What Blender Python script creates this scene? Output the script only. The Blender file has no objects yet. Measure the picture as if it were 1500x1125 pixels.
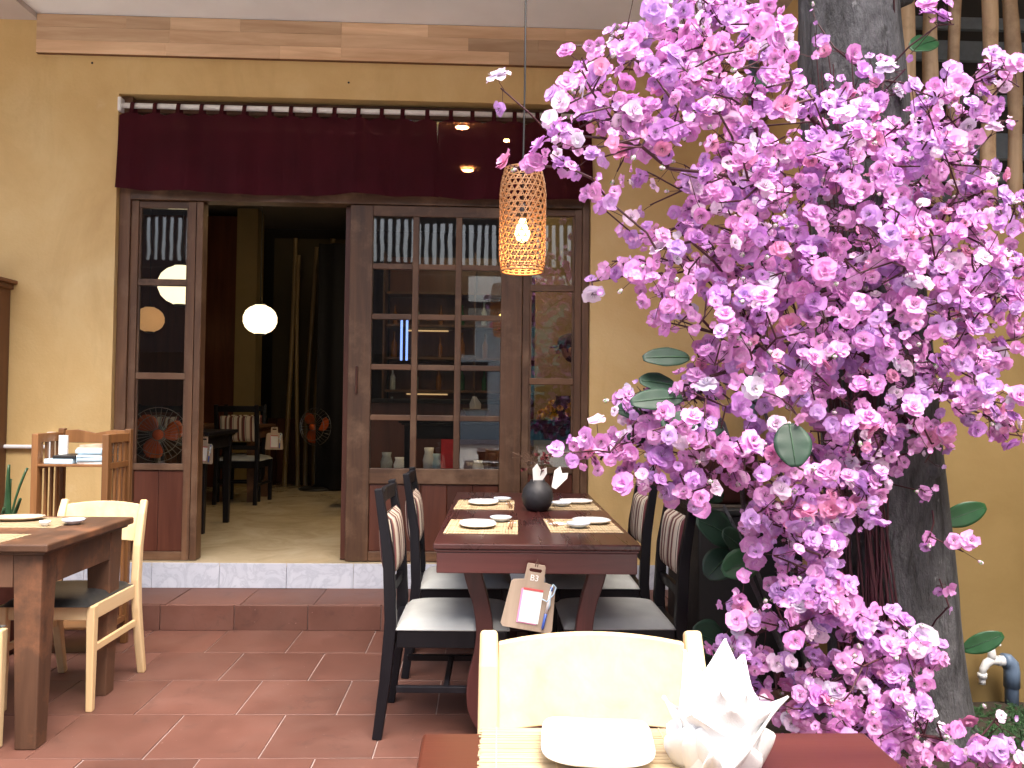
import bpy, bmesh, math, random
from mathutils import Vector, Matrix, Quaternion
from mathutils import noise as mnoise

S = bpy.context.scene
COL = S.collection
PI = math.pi
R_ = math.radians

# ------------------------------------------------------------------ camera
CAM_YAW, CAM_PITCH, CAM_ROLL = R_(2.0), R_(1.5), R_(0.7)
CAM_POS = Vector((0, 0, 1.27))
FPX = 1177.0
_f = Vector((math.sin(CAM_YAW)*math.cos(CAM_PITCH), math.cos(CAM_YAW)*math.cos(CAM_PITCH), math.sin(CAM_PITCH)))
_r0 = Vector((math.cos(CAM_YAW), -math.sin(CAM_YAW), 0))
_u0 = _r0.cross(_f)
_R = _r0*math.cos(CAM_ROLL) + _u0*math.sin(CAM_ROLL)
_U = _u0*math.cos(CAM_ROLL) - _r0*math.sin(CAM_ROLL)
cd = bpy.data.cameras.new('camera'); cam = bpy.data.objects.new('camera', cd); COL.objects.link(cam)
cd.sensor_fit = 'HORIZONTAL'; cd.sensor_width = 36.0; cd.lens = 36.0*FPX/1500.0
cd.clip_start = 0.05; cd.clip_end = 600
m = Matrix((( _R.x, _U.x, -_f.x, 0), (_R.y, _U.y, -_f.y, 0), (_R.z, _U.z, -_f.z, 0), (0, 0, 0, 1)))
cam.matrix_world = Matrix.Translation(CAM_POS) @ m
S.camera = cam

# ------------------------------------------------------------------ sky, sun, exposure
SUN_EL, SUN_AZ = R_(66), R_(160)
w = bpy.data.worlds.new('World'); S.world = w; w.use_nodes = True
wn = w.node_tree; wn.nodes.clear()
sky = wn.nodes.new('ShaderNodeTexSky'); sky.sky_type = 'NISHITA'; sky.sun_disc = False
sky.sun_elevation = SUN_EL; sky.sun_rotation = SUN_AZ; sky.dust_density = 9.0; sky.air_density = 1.0; sky.ozone_density = 1.5
bg = wn.nodes.new('ShaderNodeBackground'); bg.inputs['Strength'].default_value = 0.15
wo = wn.nodes.new('ShaderNodeOutputWorld')
wn.links.new(sky.outputs[0], bg.inputs['Color']); wn.links.new(bg.outputs[0], wo.inputs['Surface'])
sd = bpy.data.lights.new('sun', 'SUN'); sd.energy = 1.5; sd.angle = R_(50); sd.color = (1.0, 0.97, 0.92)
sun = bpy.data.objects.new('sun', sd); COL.objects.link(sun)
sdir = Vector((math.sin(SUN_AZ)*math.cos(SUN_EL), math.cos(SUN_AZ)*math.cos(SUN_EL), math.sin(SUN_EL)))
sun.rotation_euler = sdir.to_track_quat('Z', 'Y').to_euler(); sun.location = (0, -4, 12)
S.view_settings.view_transform = 'Standard'; S.view_settings.look = 'None'
S.view_settings.exposure = 1.78; S.view_settings.gamma = 1.0; S.view_settings.use_curve_mapping = False
S.render.engine = 'CYCLES'
S.cycles.max_bounces = 10; S.cycles.diffuse_bounces = 5; S.cycles.transparent_max_bounces = 16
S.cycles.caustics_reflective = False; S.cycles.caustics_refractive = False

def at(x, y, Y):
    """point at distance Y along the room for a place measured on the photograph"""
    d = _f + _R*((x-750)/FPX) - _U*((y-562.5)/FPX)
    return CAM_POS + d*(Y/d.y)

def proj(p):
    v = Vector(p) - CAM_POS
    k = v.dot(_f)
    return 750 + FPX*v.dot(_R)/k, 562.5 - FPX*v.dot(_U)/k

# ------------------------------------------------------------------ materials
MATS = {}
def nodemat(name):
    mt = bpy.data.materials.new(name); mt.use_nodes = True
    nt = mt.node_tree; b = nt.nodes['Principled BSDF']
    MATS[name] = mt
    return mt, nt, b

def _coord(nt, scale=(1, 1, 1), rnd=True, rot=(0, 0, 0)):
    tc = nt.nodes.new('ShaderNodeTexCoord'); mp = nt.nodes.new('ShaderNodeMapping')
    mp.inputs['Scale'].default_value = scale; mp.inputs['Rotation'].default_value = rot
    if rnd:
        oi = nt.nodes.new('ShaderNodeObjectInfo'); ml = nt.nodes.new('ShaderNodeMath'); ml.operation = 'MULTIPLY'
        ml.inputs[1].default_value = 37.0
        nt.links.new(oi.outputs['Random'], ml.inputs[0])
        ad = nt.nodes.new('ShaderNodeVectorMath'); ad.operation = 'ADD'
        nt.links.new(tc.outputs['Object'], ad.inputs[0]); nt.links.new(ml.outputs[0], ad.inputs[1])
        nt.links.new(ad.outputs[0], mp.inputs['Vector'])
    else:
        nt.links.new(tc.outputs['Object'], mp.inputs['Vector'])
    return mp.outputs[0]

def _noise(nt, vec, scale, detail=6, rough=0.55, dist=0.0):
    n = nt.nodes.new('ShaderNodeTexNoise'); n.inputs['Scale'].default_value = scale
    n.inputs['Detail'].default_value = detail; n.inputs['Roughness'].default_value = rough; n.inputs['Distortion'].default_value = dist
    nt.links.new(vec, n.inputs['Vector']); return n.outputs['Fac']

def _ramp(nt, fac, stops):
    r = nt.nodes.new('ShaderNodeValToRGB'); e = r.color_ramp.elements
    while len(e) > 1: e.remove(e[-1])
    e[0].position = stops[0][0]; e[0].color = (*stops[0][1], 1)
    for p, c in stops[1:]:
        k = e.new(p); k.color = (*c, 1)
    nt.links.new(fac, r.inputs['Fac']); return r.outputs['Color']

def _mix(nt, fac, a, b, mode='MIX'):
    x = nt.nodes.new('ShaderNodeMix'); x.data_type = 'RGBA'; x.blend_type = mode
    for sock, v in ((x.inputs['Factor'], fac), (x.inputs['A'], a), (x.inputs['B'], b)):
        if hasattr(v, 'links') or hasattr(v, 'is_output'): nt.links.new(v, sock)
        elif isinstance(v, (int, float)): sock.default_value = v
        else: sock.default_value = (*v, 1)
    return x.outputs['Result']

def _bump(nt, b, h, strength=0.2, dist=0.01):
    bp = nt.nodes.new('ShaderNodeBump'); bp.inputs['Strength'].default_value = strength; bp.inputs['Distance'].default_value = dist
    nt.links.new(h, bp.inputs['Height']); nt.links.new(bp.outputs[0], b.inputs['Normal'])

def _mapr(nt, fac, a, b):
    r = nt.nodes.new('ShaderNodeMapRange'); r.inputs['To Min'].default_value = a; r.inputs['To Max'].default_value = b
    nt.links.new(fac, r.inputs['Value']); return r.outputs[0]

def plain(name, col, rough=0.5, metal=0.0, var=0.12, nscale=30, bump=0.05, spec=0.5):
    mt, nt, b = nodemat(name)
    v = _coord(nt); n = _noise(nt, v, nscale)
    c2 = tuple(min(1, c*(1+var)) for c in col); c1 = tuple(c*(1-var) for c in col)
    nt.links.new(_ramp(nt, n, [(0.3, c1), (0.7, c2)]), b.inputs['Base Color'])
    nt.links.new(_mapr(nt, n, rough*0.85, min(1, rough*1.15)), b.inputs['Roughness'])
    b.inputs['Metallic'].default_value = metal; b.inputs['Specular IOR Level'].default_value = spec
    if bump: _bump(nt, b, n, bump, 0.004)
    return mt

def wood(name, dark, light, axis='x', scale=9, rough=0.45, bump=0.12, stretch=0.07, wear=None, tonal=0.25):
    mt, nt, b = nodemat(name)
    sc = [1.0, 1.0, 1.0]; sc['xyz'.index(axis)] = stretch
    v = _coord(nt, sc)
    n1 = _noise(nt, v, scale*2.2, 8, 0.6, 0.6); n2 = _noise(nt, v, scale*14, 4, 0.6)
    c = _ramp(nt, n1, [(0.28, dark), (0.5, tuple((a+b2)/2 for a, b2 in zip(dark, light))), (0.74, light)])
    c = _mix(nt, _mapr(nt, n2, 0.0, 0.45), c, dark)
    oi = nt.nodes.new('ShaderNodeObjectInfo')
    hs = nt.nodes.new('ShaderNodeHueSaturation')
    nt.links.new(_mapr(nt, oi.outputs['Random'], 1-tonal, 1+tonal), hs.inputs['Value']); nt.links.new(c, hs.inputs['Color'])
    c = hs.outputs[0]
    if wear:
        vw = _coord(nt); nw = _noise(nt, vw, 5, 8, 0.65)
        rw = _ramp(nt, nw, [(0.5, (0, 0, 0)), (0.72, (1, 1, 1))])
        c = _mix(nt, rw, c, wear)
    nt.links.new(c, b.inputs['Base Color'])
    nt.links.new(_mapr(nt, n1, rough*0.8, min(1, rough*1.3)), b.inputs['Roughness'])
    _bump(nt, b, n2, bump, 0.003)
    return mt

def emit(name, col, strength):
    mt = bpy.data.materials.new(name); mt.use_nodes = True; nt = mt.node_tree; b = nt.nodes['Principled BSDF']
    b.inputs['Base Color'].default_value = (*col, 1); b.inputs['Emission Color'].default_value = (*col, 1)
    b.inputs['Emission Strength'].default_value = strength; MATS[name] = mt
    return mt

# plaster
mt, nt, b = nodemat('plaster')
v = _coord(nt, rnd=False); n1 = _noise(nt, v, 1.6, 8, 0.6, 0.4); n2 = _noise(nt, v, 60, 5, 0.6); n3 = _noise(nt, v, 5, 6, 0.7)
c = _ramp(nt, n1, [(0.25, (0.54, 0.35, 0.135)), (0.5, (0.62, 0.43, 0.185)), (0.75, (0.68, 0.51, 0.25))])
c = _mix(nt, _ramp(nt, n3, [(0.62, (0, 0, 0)), (0.8, (0.45, 0.45, 0.45))]), c, (0.70, 0.56, 0.33))
gr = _ramp(nt, _noise(nt, _coord(nt, (1, 1, 0.35), rnd=False), 2.4, 9, 0.72, 0.8), [(0.50, (0, 0, 0)), (0.78, (0.55, 0.55, 0.55))])
c = _mix(nt, gr, c, (0.43, 0.27, 0.10))
nt.links.new(c, b.inputs['Base Color']); b.inputs['Roughness'].default_value = 0.62
_bump(nt, b, n2, 0.22, 0.006)
# glossy garden wall plaster, base colour darkened to stand for its shade
mt, nt, b = nodemat('plaster_gloss_shaded')
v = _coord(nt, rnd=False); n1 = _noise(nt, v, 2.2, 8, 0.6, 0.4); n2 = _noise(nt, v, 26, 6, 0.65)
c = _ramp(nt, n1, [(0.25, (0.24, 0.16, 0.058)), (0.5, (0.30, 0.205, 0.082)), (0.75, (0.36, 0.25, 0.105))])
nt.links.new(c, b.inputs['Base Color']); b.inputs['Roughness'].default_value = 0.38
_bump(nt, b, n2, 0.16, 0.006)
plain('ceiling_paint', (0.82, 0.88, 0.94), 0.8, var=0.04, nscale=3, bump=0.02)
plain('beam_paint', (0.52, 0.47, 0.45), 0.8, var=0.05, nscale=3)
# terracotta
mt, nt, b = nodemat('terracotta')
v = _coord(nt); n1 = _noise(nt, v, 3.2, 7, 0.6); n2 = _noise(nt, v, 45, 5, 0.6)
oi = nt.nodes.new('ShaderNodeObjectInfo')
c = _ramp(nt, n1, [(0.25, (0.080, 0.033, 0.024)), (0.55, (0.116, 0.049, 0.036)), (0.8, (0.148, 0.068, 0.053))])
hs = nt.nodes.new('ShaderNodeHueSaturation'); nt.links.new(_mapr(nt, oi.outputs['Random'], 0.86, 1.12), hs.inputs['Value']); nt.links.new(c, hs.inputs['Color'])
sp = _ramp(nt, _noise(nt, v, 70, 2, 0.5), [(0.74, (0, 0, 0)), (0.78, (0.5, 0.5, 0.5))])
geo = nt.nodes.new('ShaderNodeNewGeometry')
st1 = _ramp(nt, _noise(nt, geo.outputs['Position'], 1.7, 9, 0.68, 0.5), [(0.46, (0, 0, 0)), (0.72, (0.55, 0.55, 0.55))])
st2 = _ramp(nt, _noise(nt, geo.outputs['Position'], 6.5, 8, 0.7, 1.0), [(0.56, (0, 0, 0)), (0.66, (0.5, 0.5, 0.5))])
cc = _mix(nt, st1, hs.outputs[0], (0.125, 0.068, 0.054)); cc = _mix(nt, st2, cc, (0.062, 0.030, 0.024))
nt.links.new(_mix(nt, sp, cc, (0.34, 0.22, 0.19)), b.inputs['Base Color'])
nt.links.new(_mapr(nt, n1, 0.40, 0.68), b.inputs['Roughness']); b.inputs['Specular IOR Level'].default_value = 0.35; _bump(nt, b, n2, 0.06, 0.003)
plain('grout', (0.27, 0.20, 0.185), 0.9, var=0.2)
plain('ground_concrete', (0.26, 0.25, 0.23), 0.9, var=0.2, nscale=4)
# marble
mt, nt, b = nodemat('marble')
v = _coord(nt); n1 = _noise(nt, v, 5, 9, 0.65, 1.6)
c = _ramp(nt, n1, [(0.30, (0.56, 0.59, 0.67)), (0.47, (0.51, 0.54, 0.62)), (0.52, (0.43, 0.46, 0.54)), (0.57, (0.53, 0.56, 0.64)), (0.8, (0.60, 0.63, 0.70))])
nt.links.new(c, b.inputs['Base Color']); b.inputs['Roughness'].default_value = 0.3
# interior polished floor
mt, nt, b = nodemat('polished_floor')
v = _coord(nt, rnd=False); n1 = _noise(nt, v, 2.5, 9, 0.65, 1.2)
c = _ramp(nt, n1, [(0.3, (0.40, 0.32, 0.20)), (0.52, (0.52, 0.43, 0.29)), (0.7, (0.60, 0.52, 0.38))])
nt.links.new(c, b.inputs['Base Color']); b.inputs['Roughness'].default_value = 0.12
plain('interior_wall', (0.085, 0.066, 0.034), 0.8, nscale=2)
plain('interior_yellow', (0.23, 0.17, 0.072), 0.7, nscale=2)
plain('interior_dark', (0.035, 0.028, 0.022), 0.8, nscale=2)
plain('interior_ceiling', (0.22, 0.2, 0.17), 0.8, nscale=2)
plain('black_cloth', (0.006, 0.007, 0.012), 0.95)
# woods
wood('door_wood', (0.042, 0.018, 0.009), (0.165, 0.080, 0.037), 'z', 8, 0.5, 0.2, wear=(0.165, 0.095, 0.054))
wood('door_wood_x', (0.042, 0.018, 0.009), (0.165, 0.080, 0.037), 'x', 8, 0.5, 0.2, wear=(0.165, 0.095, 0.054))
wood('panel_wood', (0.045, 0.012, 0.007), (0.125, 0.040, 0.022), 'z', 6, 0.35, 0.12)
wood('fascia_wood', (0.46, 0.275, 0.15), (0.80, 0.59, 0.385), 'x', 5, 0.55, 0.08, 0.10, tonal=0.30)
wood('table_wood', (0.028, 0.0075, 0.007), (0.085, 0.022, 0.019), 'y', 7, 0.27, 0.06)
wood('table_leg_wood', (0.05, 0.013, 0.012), (0.12, 0.034, 0.03), 'z', 7, 0.35, 0.06)
wood('table_apron_wood', (0.05, 0.013, 0.012), (0.12, 0.034, 0.03), 'x', 7, 0.3, 0.06)
wood('worn_table', (0.045, 0.020, 0.011), (0.13, 0.062, 0.033), 'y', 6, 0.5, 0.18, wear=(0.20, 0.085, 0.04))
wood('worn_leg', (0.045, 0.020, 0.011), (0.13, 0.062, 0.033), 'z', 6, 0.55, 0.18, wear=(0.20, 0.085, 0.04))
wood('front_table', (0.036, 0.008, 0.005), (0.105, 0.028, 0.016), 'x', 5, 0.3, 0.08)
wood('pale_wood', (0.62, 0.43, 0.22), (0.80, 0.62, 0.38), 'z', 5, 0.4, 0.04, tonal=0.05)
wood('pale_wood_x', (0.62, 0.43, 0.22), (0.80, 0.62, 0.38), 'x', 5, 0.4, 0.04, tonal=0.05)
wood('black_wood', (0.004, 0.004, 0.006), (0.011, 0.010, 0.013), 'z', 7, 0.40, 0.05)
MATS['black_wood'].node_tree.nodes['Principled BSDF'].inputs['Specular IOR Level'].default_value = 0.22
wood('rack_wood', (0.14, 0.058, 0.02), (0.30, 0.14, 0.05), 'z', 6, 0.42, 0.06)
wood('cabinet_wood', (0.10, 0.04, 0.018), (0.22, 0.095, 0.04), 'z', 6, 0.5, 0.08)
wood('clip_wood', (0.34, 0.26, 0.19), (0.54, 0.43, 0.33), 'z', 10, 0.6, 0.05)
wood('bamboo', (0.17, 0.115, 0.05), (0.36, 0.26, 0.12), 'z', 8, 0.4, 0.05)
wood('pole_wood', (0.46, 0.29, 0.15), (0.80, 0.60, 0.38), 'z', 7, 0.7, 0.35, 0.06, wear=(0.26, 0.15, 0.08))
wood('mat_bamboo', (0.32, 0.235, 0.13), (0.56, 0.45, 0.29), 'x', 40, 0.6, 0.1)
wood('mat_bamboo_y', (0.42, 0.31, 0.17), (0.60, 0.48, 0.31), 'y', 40, 0.6, 0.1)
wood('chopstick_wood', (0.20, 0.09, 0.04), (0.36, 0.19, 0.09), 'y', 20, 0.5, 0.02)
wood('rattan', (0.30, 0.135, 0.055), (0.50, 0.27, 0.125), 'z', 12, 0.5, 0.05)
# fabrics
mt, nt, b = nodemat('noren_cloth')
v = _coord(nt, rnd=False); n1 = _noise(nt, v, 240, 2, 0.5); n2 = _noise(nt, v, 3, 5)
nt.links.new(_ramp(nt, n2, [(0.3, (0.032, 0.0028, 0.0062)), (0.7, (0.050, 0.0046, 0.0098))]), b.inputs['Base Color'])
b.inputs['Roughness'].default_value = 0.9; b.inputs['Specular IOR Level'].default_value = 0.15; _bump(nt, b, n1, 0.3, 0.001)
tr = nt.nodes.new('ShaderNodeBsdfTransparent'); tr.inputs[0].default_value = (1, 0.45, 0.30, 1)
mx = nt.nodes.new('ShaderNodeMixShader'); mx.inputs[0].default_value = 0.07
out = nt.nodes['Material Output']
nt.links.new(b.outputs[0], mx.inputs[1]); nt.links.new(tr.outputs[0], mx.inputs[2]); nt.links.new(mx.outputs[0], out.inputs['Surface'])

def fabric(name, col, weave=420, rough=0.9, var=0.1):
    mt, nt, b = nodemat(name)
    v = _coord(nt, rnd=False); n1 = _noise(nt, v, weave, 2, 0.5); n2 = _noise(nt, v, 8, 5)
    nt.links.new(_ramp(nt, n2, [(0.3, tuple(c*(1-var) for c in col)), (0.7, tuple(min(1, c*(1+var)) for c in col))]), b.inputs['Base Color'])
    b.inputs['Roughness'].default_value = rough; b.inputs['Sheen Weight'].default_value = 0.15
    _bump(nt, b, n1, 0.4, 0.0015)
fabric('cream_fabric', (0.31, 0.32, 0.315))
fabric('black_pad', (0.012, 0.012, 0.012), 60, 0.5)
fabric('napkin_cloth', (0.80, 0.80, 0.80), 600, 0.85, 0.02)
mt, nt, b = nodemat('striped_fabric')
tc = nt.nodes.new('ShaderNodeTexCoord'); sx = nt.nodes.new('ShaderNodeSeparateXYZ'); nt.links.new(tc.outputs['Object'], sx.inputs[0])
ml = nt.nodes.new('ShaderNodeMath'); ml.operation = 'MULTIPLY'; ml.inputs[1].default_value = 8.5; nt.links.new(sx.outputs['Y'], ml.inputs[0])
fr = nt.nodes.new('ShaderNodeMath'); fr.operation = 'FRACT'; nt.links.new(ml.outputs[0], fr.inputs[0])
CR, MA, BK, BR = (0.50, 0.44, 0.36), (0.13, 0.035, 0.04), (0.035, 0.022, 0.022), (0.22, 0.12, 0.085)
r = _ramp(nt, fr.outputs[0], [(0, CR), (0.16, BK), (0.20, CR), (0.26, MA), (0.40, BK), (0.46, BR), (0.54, CR), (0.70, BK), (0.74, MA), (0.82, BR), (0.88, CR)])
r.node.color_ramp.interpolation = 'CONSTANT'
nt.links.new(r, b.inputs['Base Color']); b.inputs['Roughness'].default_value = 0.9
_bump(nt, b, _noise(nt, tc.outputs['Object'], 400, 2), 0.3, 0.001)
# glass
mt = bpy.data.materials.new('glass'); mt.use_nodes = True; nt = mt.node_tree; nt.nodes.clear(); MATS['glass'] = mt
o = nt.nodes.new('ShaderNodeOutputMaterial'); tr = nt.nodes.new('ShaderNodeBsdfTransparent'); tr.inputs[0].default_value = (0.86, 0.88, 0.87, 1)
gl = nt.nodes.new('ShaderNodeBsdfGlossy'); gl.inputs['Roughness'].default_value = 0.015
fz = nt.nodes.new('ShaderNodeFresnel'); fz.inputs[0].default_value = 1.75
mx = nt.nodes.new('ShaderNodeMixShader')
vv = _coord(nt); nn = _noise(nt, vv, 3.0, 2); bp = nt.nodes.new('ShaderNodeBump'); bp.inputs['Strength'].default_value = 0.03; bp.inputs['Distance'].default_value = 0.01
nt.links.new(nn, bp.inputs['Height']); nt.links.new(bp.outputs[0], gl.inputs['Normal'])
nt.links.new(fz.outputs[0], mx.inputs[0]); nt.links.new(tr.outputs[0], mx.inputs[1]); nt.links.new(gl.outputs[0], mx.inputs[2]); nt.links.new(mx.outputs[0], o.inputs['Surface'])
# bulb glass lets the filament light through
mt = bpy.data.materials.new('bulb_glass'); mt.use_nodes = True; nt = mt.node_tree; nt.nodes.clear(); MATS['bulb_glass'] = mt
o = nt.nodes.new('ShaderNodeOutputMaterial'); em = nt.nodes.new('ShaderNodeEmission'); em.inputs[0].default_value = (1.0, 0.55, 0.16, 1); em.inputs[1].default_value = 9.0
nt.links.new(em.outputs[0], o.inputs['Surface'])
emit('filament', (1.0, 0.70, 0.30), 60)
emit('lantern_paper', (1.0, 0.80, 0.50), 0.75)
emit('lantern_amber', (1.0, 0.50, 0.20), 0.16)
emit('downlight', (1.0, 0.72, 0.36), 160)
emit('bar_light', (1.0, 0.62, 0.28), 0.25)
emit('blue_tube', (0.25, 0.40, 1.0), 0.6)
plain('white_plastic', (0.80, 0.80, 0.80), 0.35, var=0.03)
plain('white_paint', (0.78, 0.77, 0.75), 0.4, var=0.04)
plain('blue_pvc', (0.16, 0.23, 0.34), 0.42, var=0.12, nscale=8)
plain('blue_plastic', (0.04, 0.09, 0.36), 0.35)
plain('grey_metal', (0.20, 0.22, 0.24), 0.4, var=0.1)
plain('louver_paint', (0.17, 0.20, 0.22), 0.6)
plain('black_metal', (0.012, 0.012, 0.013), 0.4)
plain('black_plastic', (0.015, 0.015, 0.016), 0.4)
plain('cord_black', (0.010, 0.010, 0.010), 0.6)
plain('porcelain', (0.80, 0.81, 0.83), 0.12, var=0.02)
plain('porcelain_blue', (0.58, 0.66, 0.78), 0.14, var=0.12, nscale=50)
plain('paper_white', (0.82, 0.82, 0.80), 0.8, var=0.03)
plain('paper_pink', (0.80, 0.30, 0.52), 0.8)
plain('paper_red', (0.55, 0.10, 0.10), 0.8)
plain('paper_blue', (0.45, 0.62, 0.74), 0.7, var=0.1)
plain('dark_ceramic', (0.022, 0.022, 0.026), 0.55, var=0.3, nscale=40, bump=0.3)
plain('dark_flower', (0.10, 0.010, 0.014), 0.8)
plain('dry_twig', (0.10, 0.055, 0.035), 0.8)
plain('pot_red', (0.085, 0.024, 0.018), 0.6)
plain('planter_black', (0.010, 0.010, 0.011), 0.6)
plain('soil', (0.035, 0.024, 0.016), 0.95, bump=0.8, nscale=60)
plain('skin', (0.36, 0.20, 0.13), 0.55)
plain('dark_shirt', (0.010, 0.010, 0.013), 0.9)
plain('cap_cloth', (0.010, 0.010, 0.012), 0.85)
plain('hair', (0.006, 0.005, 0.005), 0.6)
plain('mum_yellow', (0.70, 0.42, 0.02), 0.7)
plain('mum_green', (0.05, 0.12, 0.02), 0.7)
plain('fan_orange', (0.60, 0.11, 0.025), 0.35)
plain('fan_wire', (0.30, 0.30, 0.30), 0.3, metal=0.8)
plain('bottle_green', (0.02, 0.08, 0.03), 0.08)
plain('bottle_amber', (0.16, 0.06, 0.012), 0.08)
plain('bottle_clear', (0.35, 0.38, 0.40), 0.08)
plain('red_gloss', (0.60, 0.03, 0.04), 0.35)
plain('street_pale', (0.62, 0.66, 0.66), 0.8, nscale=2)
plain('street_teal', (0.20, 0.42, 0.44), 0.7, nscale=2)
plain('roof_dark', (0.06, 0.05, 0.05), 0.8)
plain('bounce_street', (0.42, 0.41, 0.39), 0.9, nscale=12)  # street surface made pale to bounce light up to the ceiling
# leaves
def leafmat(name, dark, light, rough=0.3, trans=0.1):
    mt, nt, b = nodemat(name)
    v = _coord(nt); n = _noise(nt, v, 9, 6)
    c = _ramp(nt, n, [(0.3, dark), (0.7, light)])
    nt.links.new(c, b.inputs['Base Color']); nt.links.new(_mapr(nt, n, rough*0.8, rough*1.4), b.inputs['Roughness'])
    _bump(nt, b, _noise(nt, v, 40, 4), 0.12, 0.004)
    tl = nt.nodes.new('ShaderNodeBsdfTranslucent'); nt.links.new(c, tl.inputs[0])
    mx = nt.nodes.new('ShaderNodeMixShader'); mx.inputs[0].default_value = trans
    nt.links.new(b.outputs[0], mx.inputs[1]); nt.links.new(tl.outputs[0], mx.inputs[2]); nt.links.new(mx.outputs[0], nt.nodes['Material Output'].inputs['Surface'])
leafmat('leaf_dark', (0.007, 0.028, 0.017), (0.014, 0.052, 0.028), 0.5)
leafmat('leaf_mid', (0.018, 0.085, 0.030), (0.035, 0.13, 0.05))
leafmat('leaf_vein', (0.03, 0.08, 0.04), (0.05, 0.12, 0.06))
leafmat('snake_leaf', (0.020, 0.06, 0.025), (0.055, 0.13, 0.06))
leafmat('fern_leaf', (0.016, 0.055, 0.017), (0.040, 0.115, 0.034), 0.6, 0.2)
leafmat('sepal_green', (0.08, 0.24, 0.05), (0.15, 0.36, 0.09), 0.6)
# petals: tint attribute carries each blossom's own pink, the petal runs paler toward its base
mt, nt, b = nodemat('petal')
at1 = nt.nodes.new('ShaderNodeAttribute'); at1.attribute_name = 'tint'
oi = nt.nodes.new('ShaderNodeObjectInfo')
v = _coord(nt); n = _noise(nt, v, 55, 4)
hs = nt.nodes.new('ShaderNodeHueSaturation'); nt.links.new(at1.outputs['Color'], hs.inputs['Color'])
nt.links.new(_mapr(nt, n, 0.85, 1.15), hs.inputs['Value'])
nt.links.new(_mapr(nt, oi.outputs['Random'], 0.485, 0.515), hs.inputs['Hue'])
nt.links.new(hs.outputs[0], b.inputs['Base Color']); b.inputs['Roughness'].default_value = 0.75; b.inputs['Specular IOR Level'].default_value = 0.25
_bump(nt, b, _noise(nt, v, 160, 3), 0.2, 0.001)
tl = nt.nodes.new('ShaderNodeBsdfTranslucent'); nt.links.new(hs.outputs[0], tl.inputs[0])
mx = nt.nodes.new('ShaderNodeMixShader'); mx.inputs[0].default_value = 0.30
nt.links.new(b.outputs[0], mx.inputs[1]); nt.links.new(tl.outputs[0], mx.inputs[2]); nt.links.new(mx.outputs[0], nt.nodes['Material Output'].inputs['Surface'])
plain('twig_red', (0.050, 0.009, 0.015), 0.6, var=0.3)
# bark
mt, nt, b = nodemat('bark')
v = _coord(nt, (1, 1, 0.35), rnd=False); n1 = _noise(nt, v, 9, 10, 0.68, 0.8); n2 = _noise(nt, v, 60, 6, 0.7)
v2 = _coord(nt, (1, 1, 0.6), rnd=False); n3 = _noise(nt, v2, 22, 6, 0.65)
c = _ramp(nt, n1, [(0.32, (0.028, 0.028, 0.032)), (0.47, (0.080, 0.081, 0.088)), (0.70, (0.18, 0.183, 0.194))])
c = _mix(nt, _ramp(nt, n3, [(0.66, (0, 0, 0)), (0.72, (0.8, 0.8, 0.8))]), c, (0.34, 0.35, 0.36))
c = _mix(nt, _ramp(nt, _noise(nt, v2, 4.5, 3), [(0.72, (0, 0, 0)), (0.76, (0.6, 0.6, 0.6))]), c, (0.12, 0.05, 0.03))
nt.links.new(c, b.inputs['Base Color']); b.inputs['Roughness'].default_value = 0.8
vf = _coord(nt, (1, 1, 0.16), rnd=False); nf_ = _noise(nt, vf, 26, 5, 0.6, 0.7)
fis = _ramp(nt, nf_, [(0.36, (0.75, 0.75, 0.75)), (0.45, (0, 0, 0))])
c = _mix(nt, fis, c, (0.016, 0.015, 0.016)); nt.links.new(c, b.inputs['Base Color'])
ad = nt.nodes.new('ShaderNodeMath'); ad.operation = 'ADD'; nt.links.new(nf_, ad.inputs[0]); nt.links.new(n2, ad.inputs[1])
_bump(nt, b, ad.outputs[0], 1.0, 0.035)

plain('bounce_paving', (0.50, 0.49, 0.47), 0.85, var=0.12, nscale=5)  # invented pale paving colour, throws daylight up at the ceiling
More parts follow.
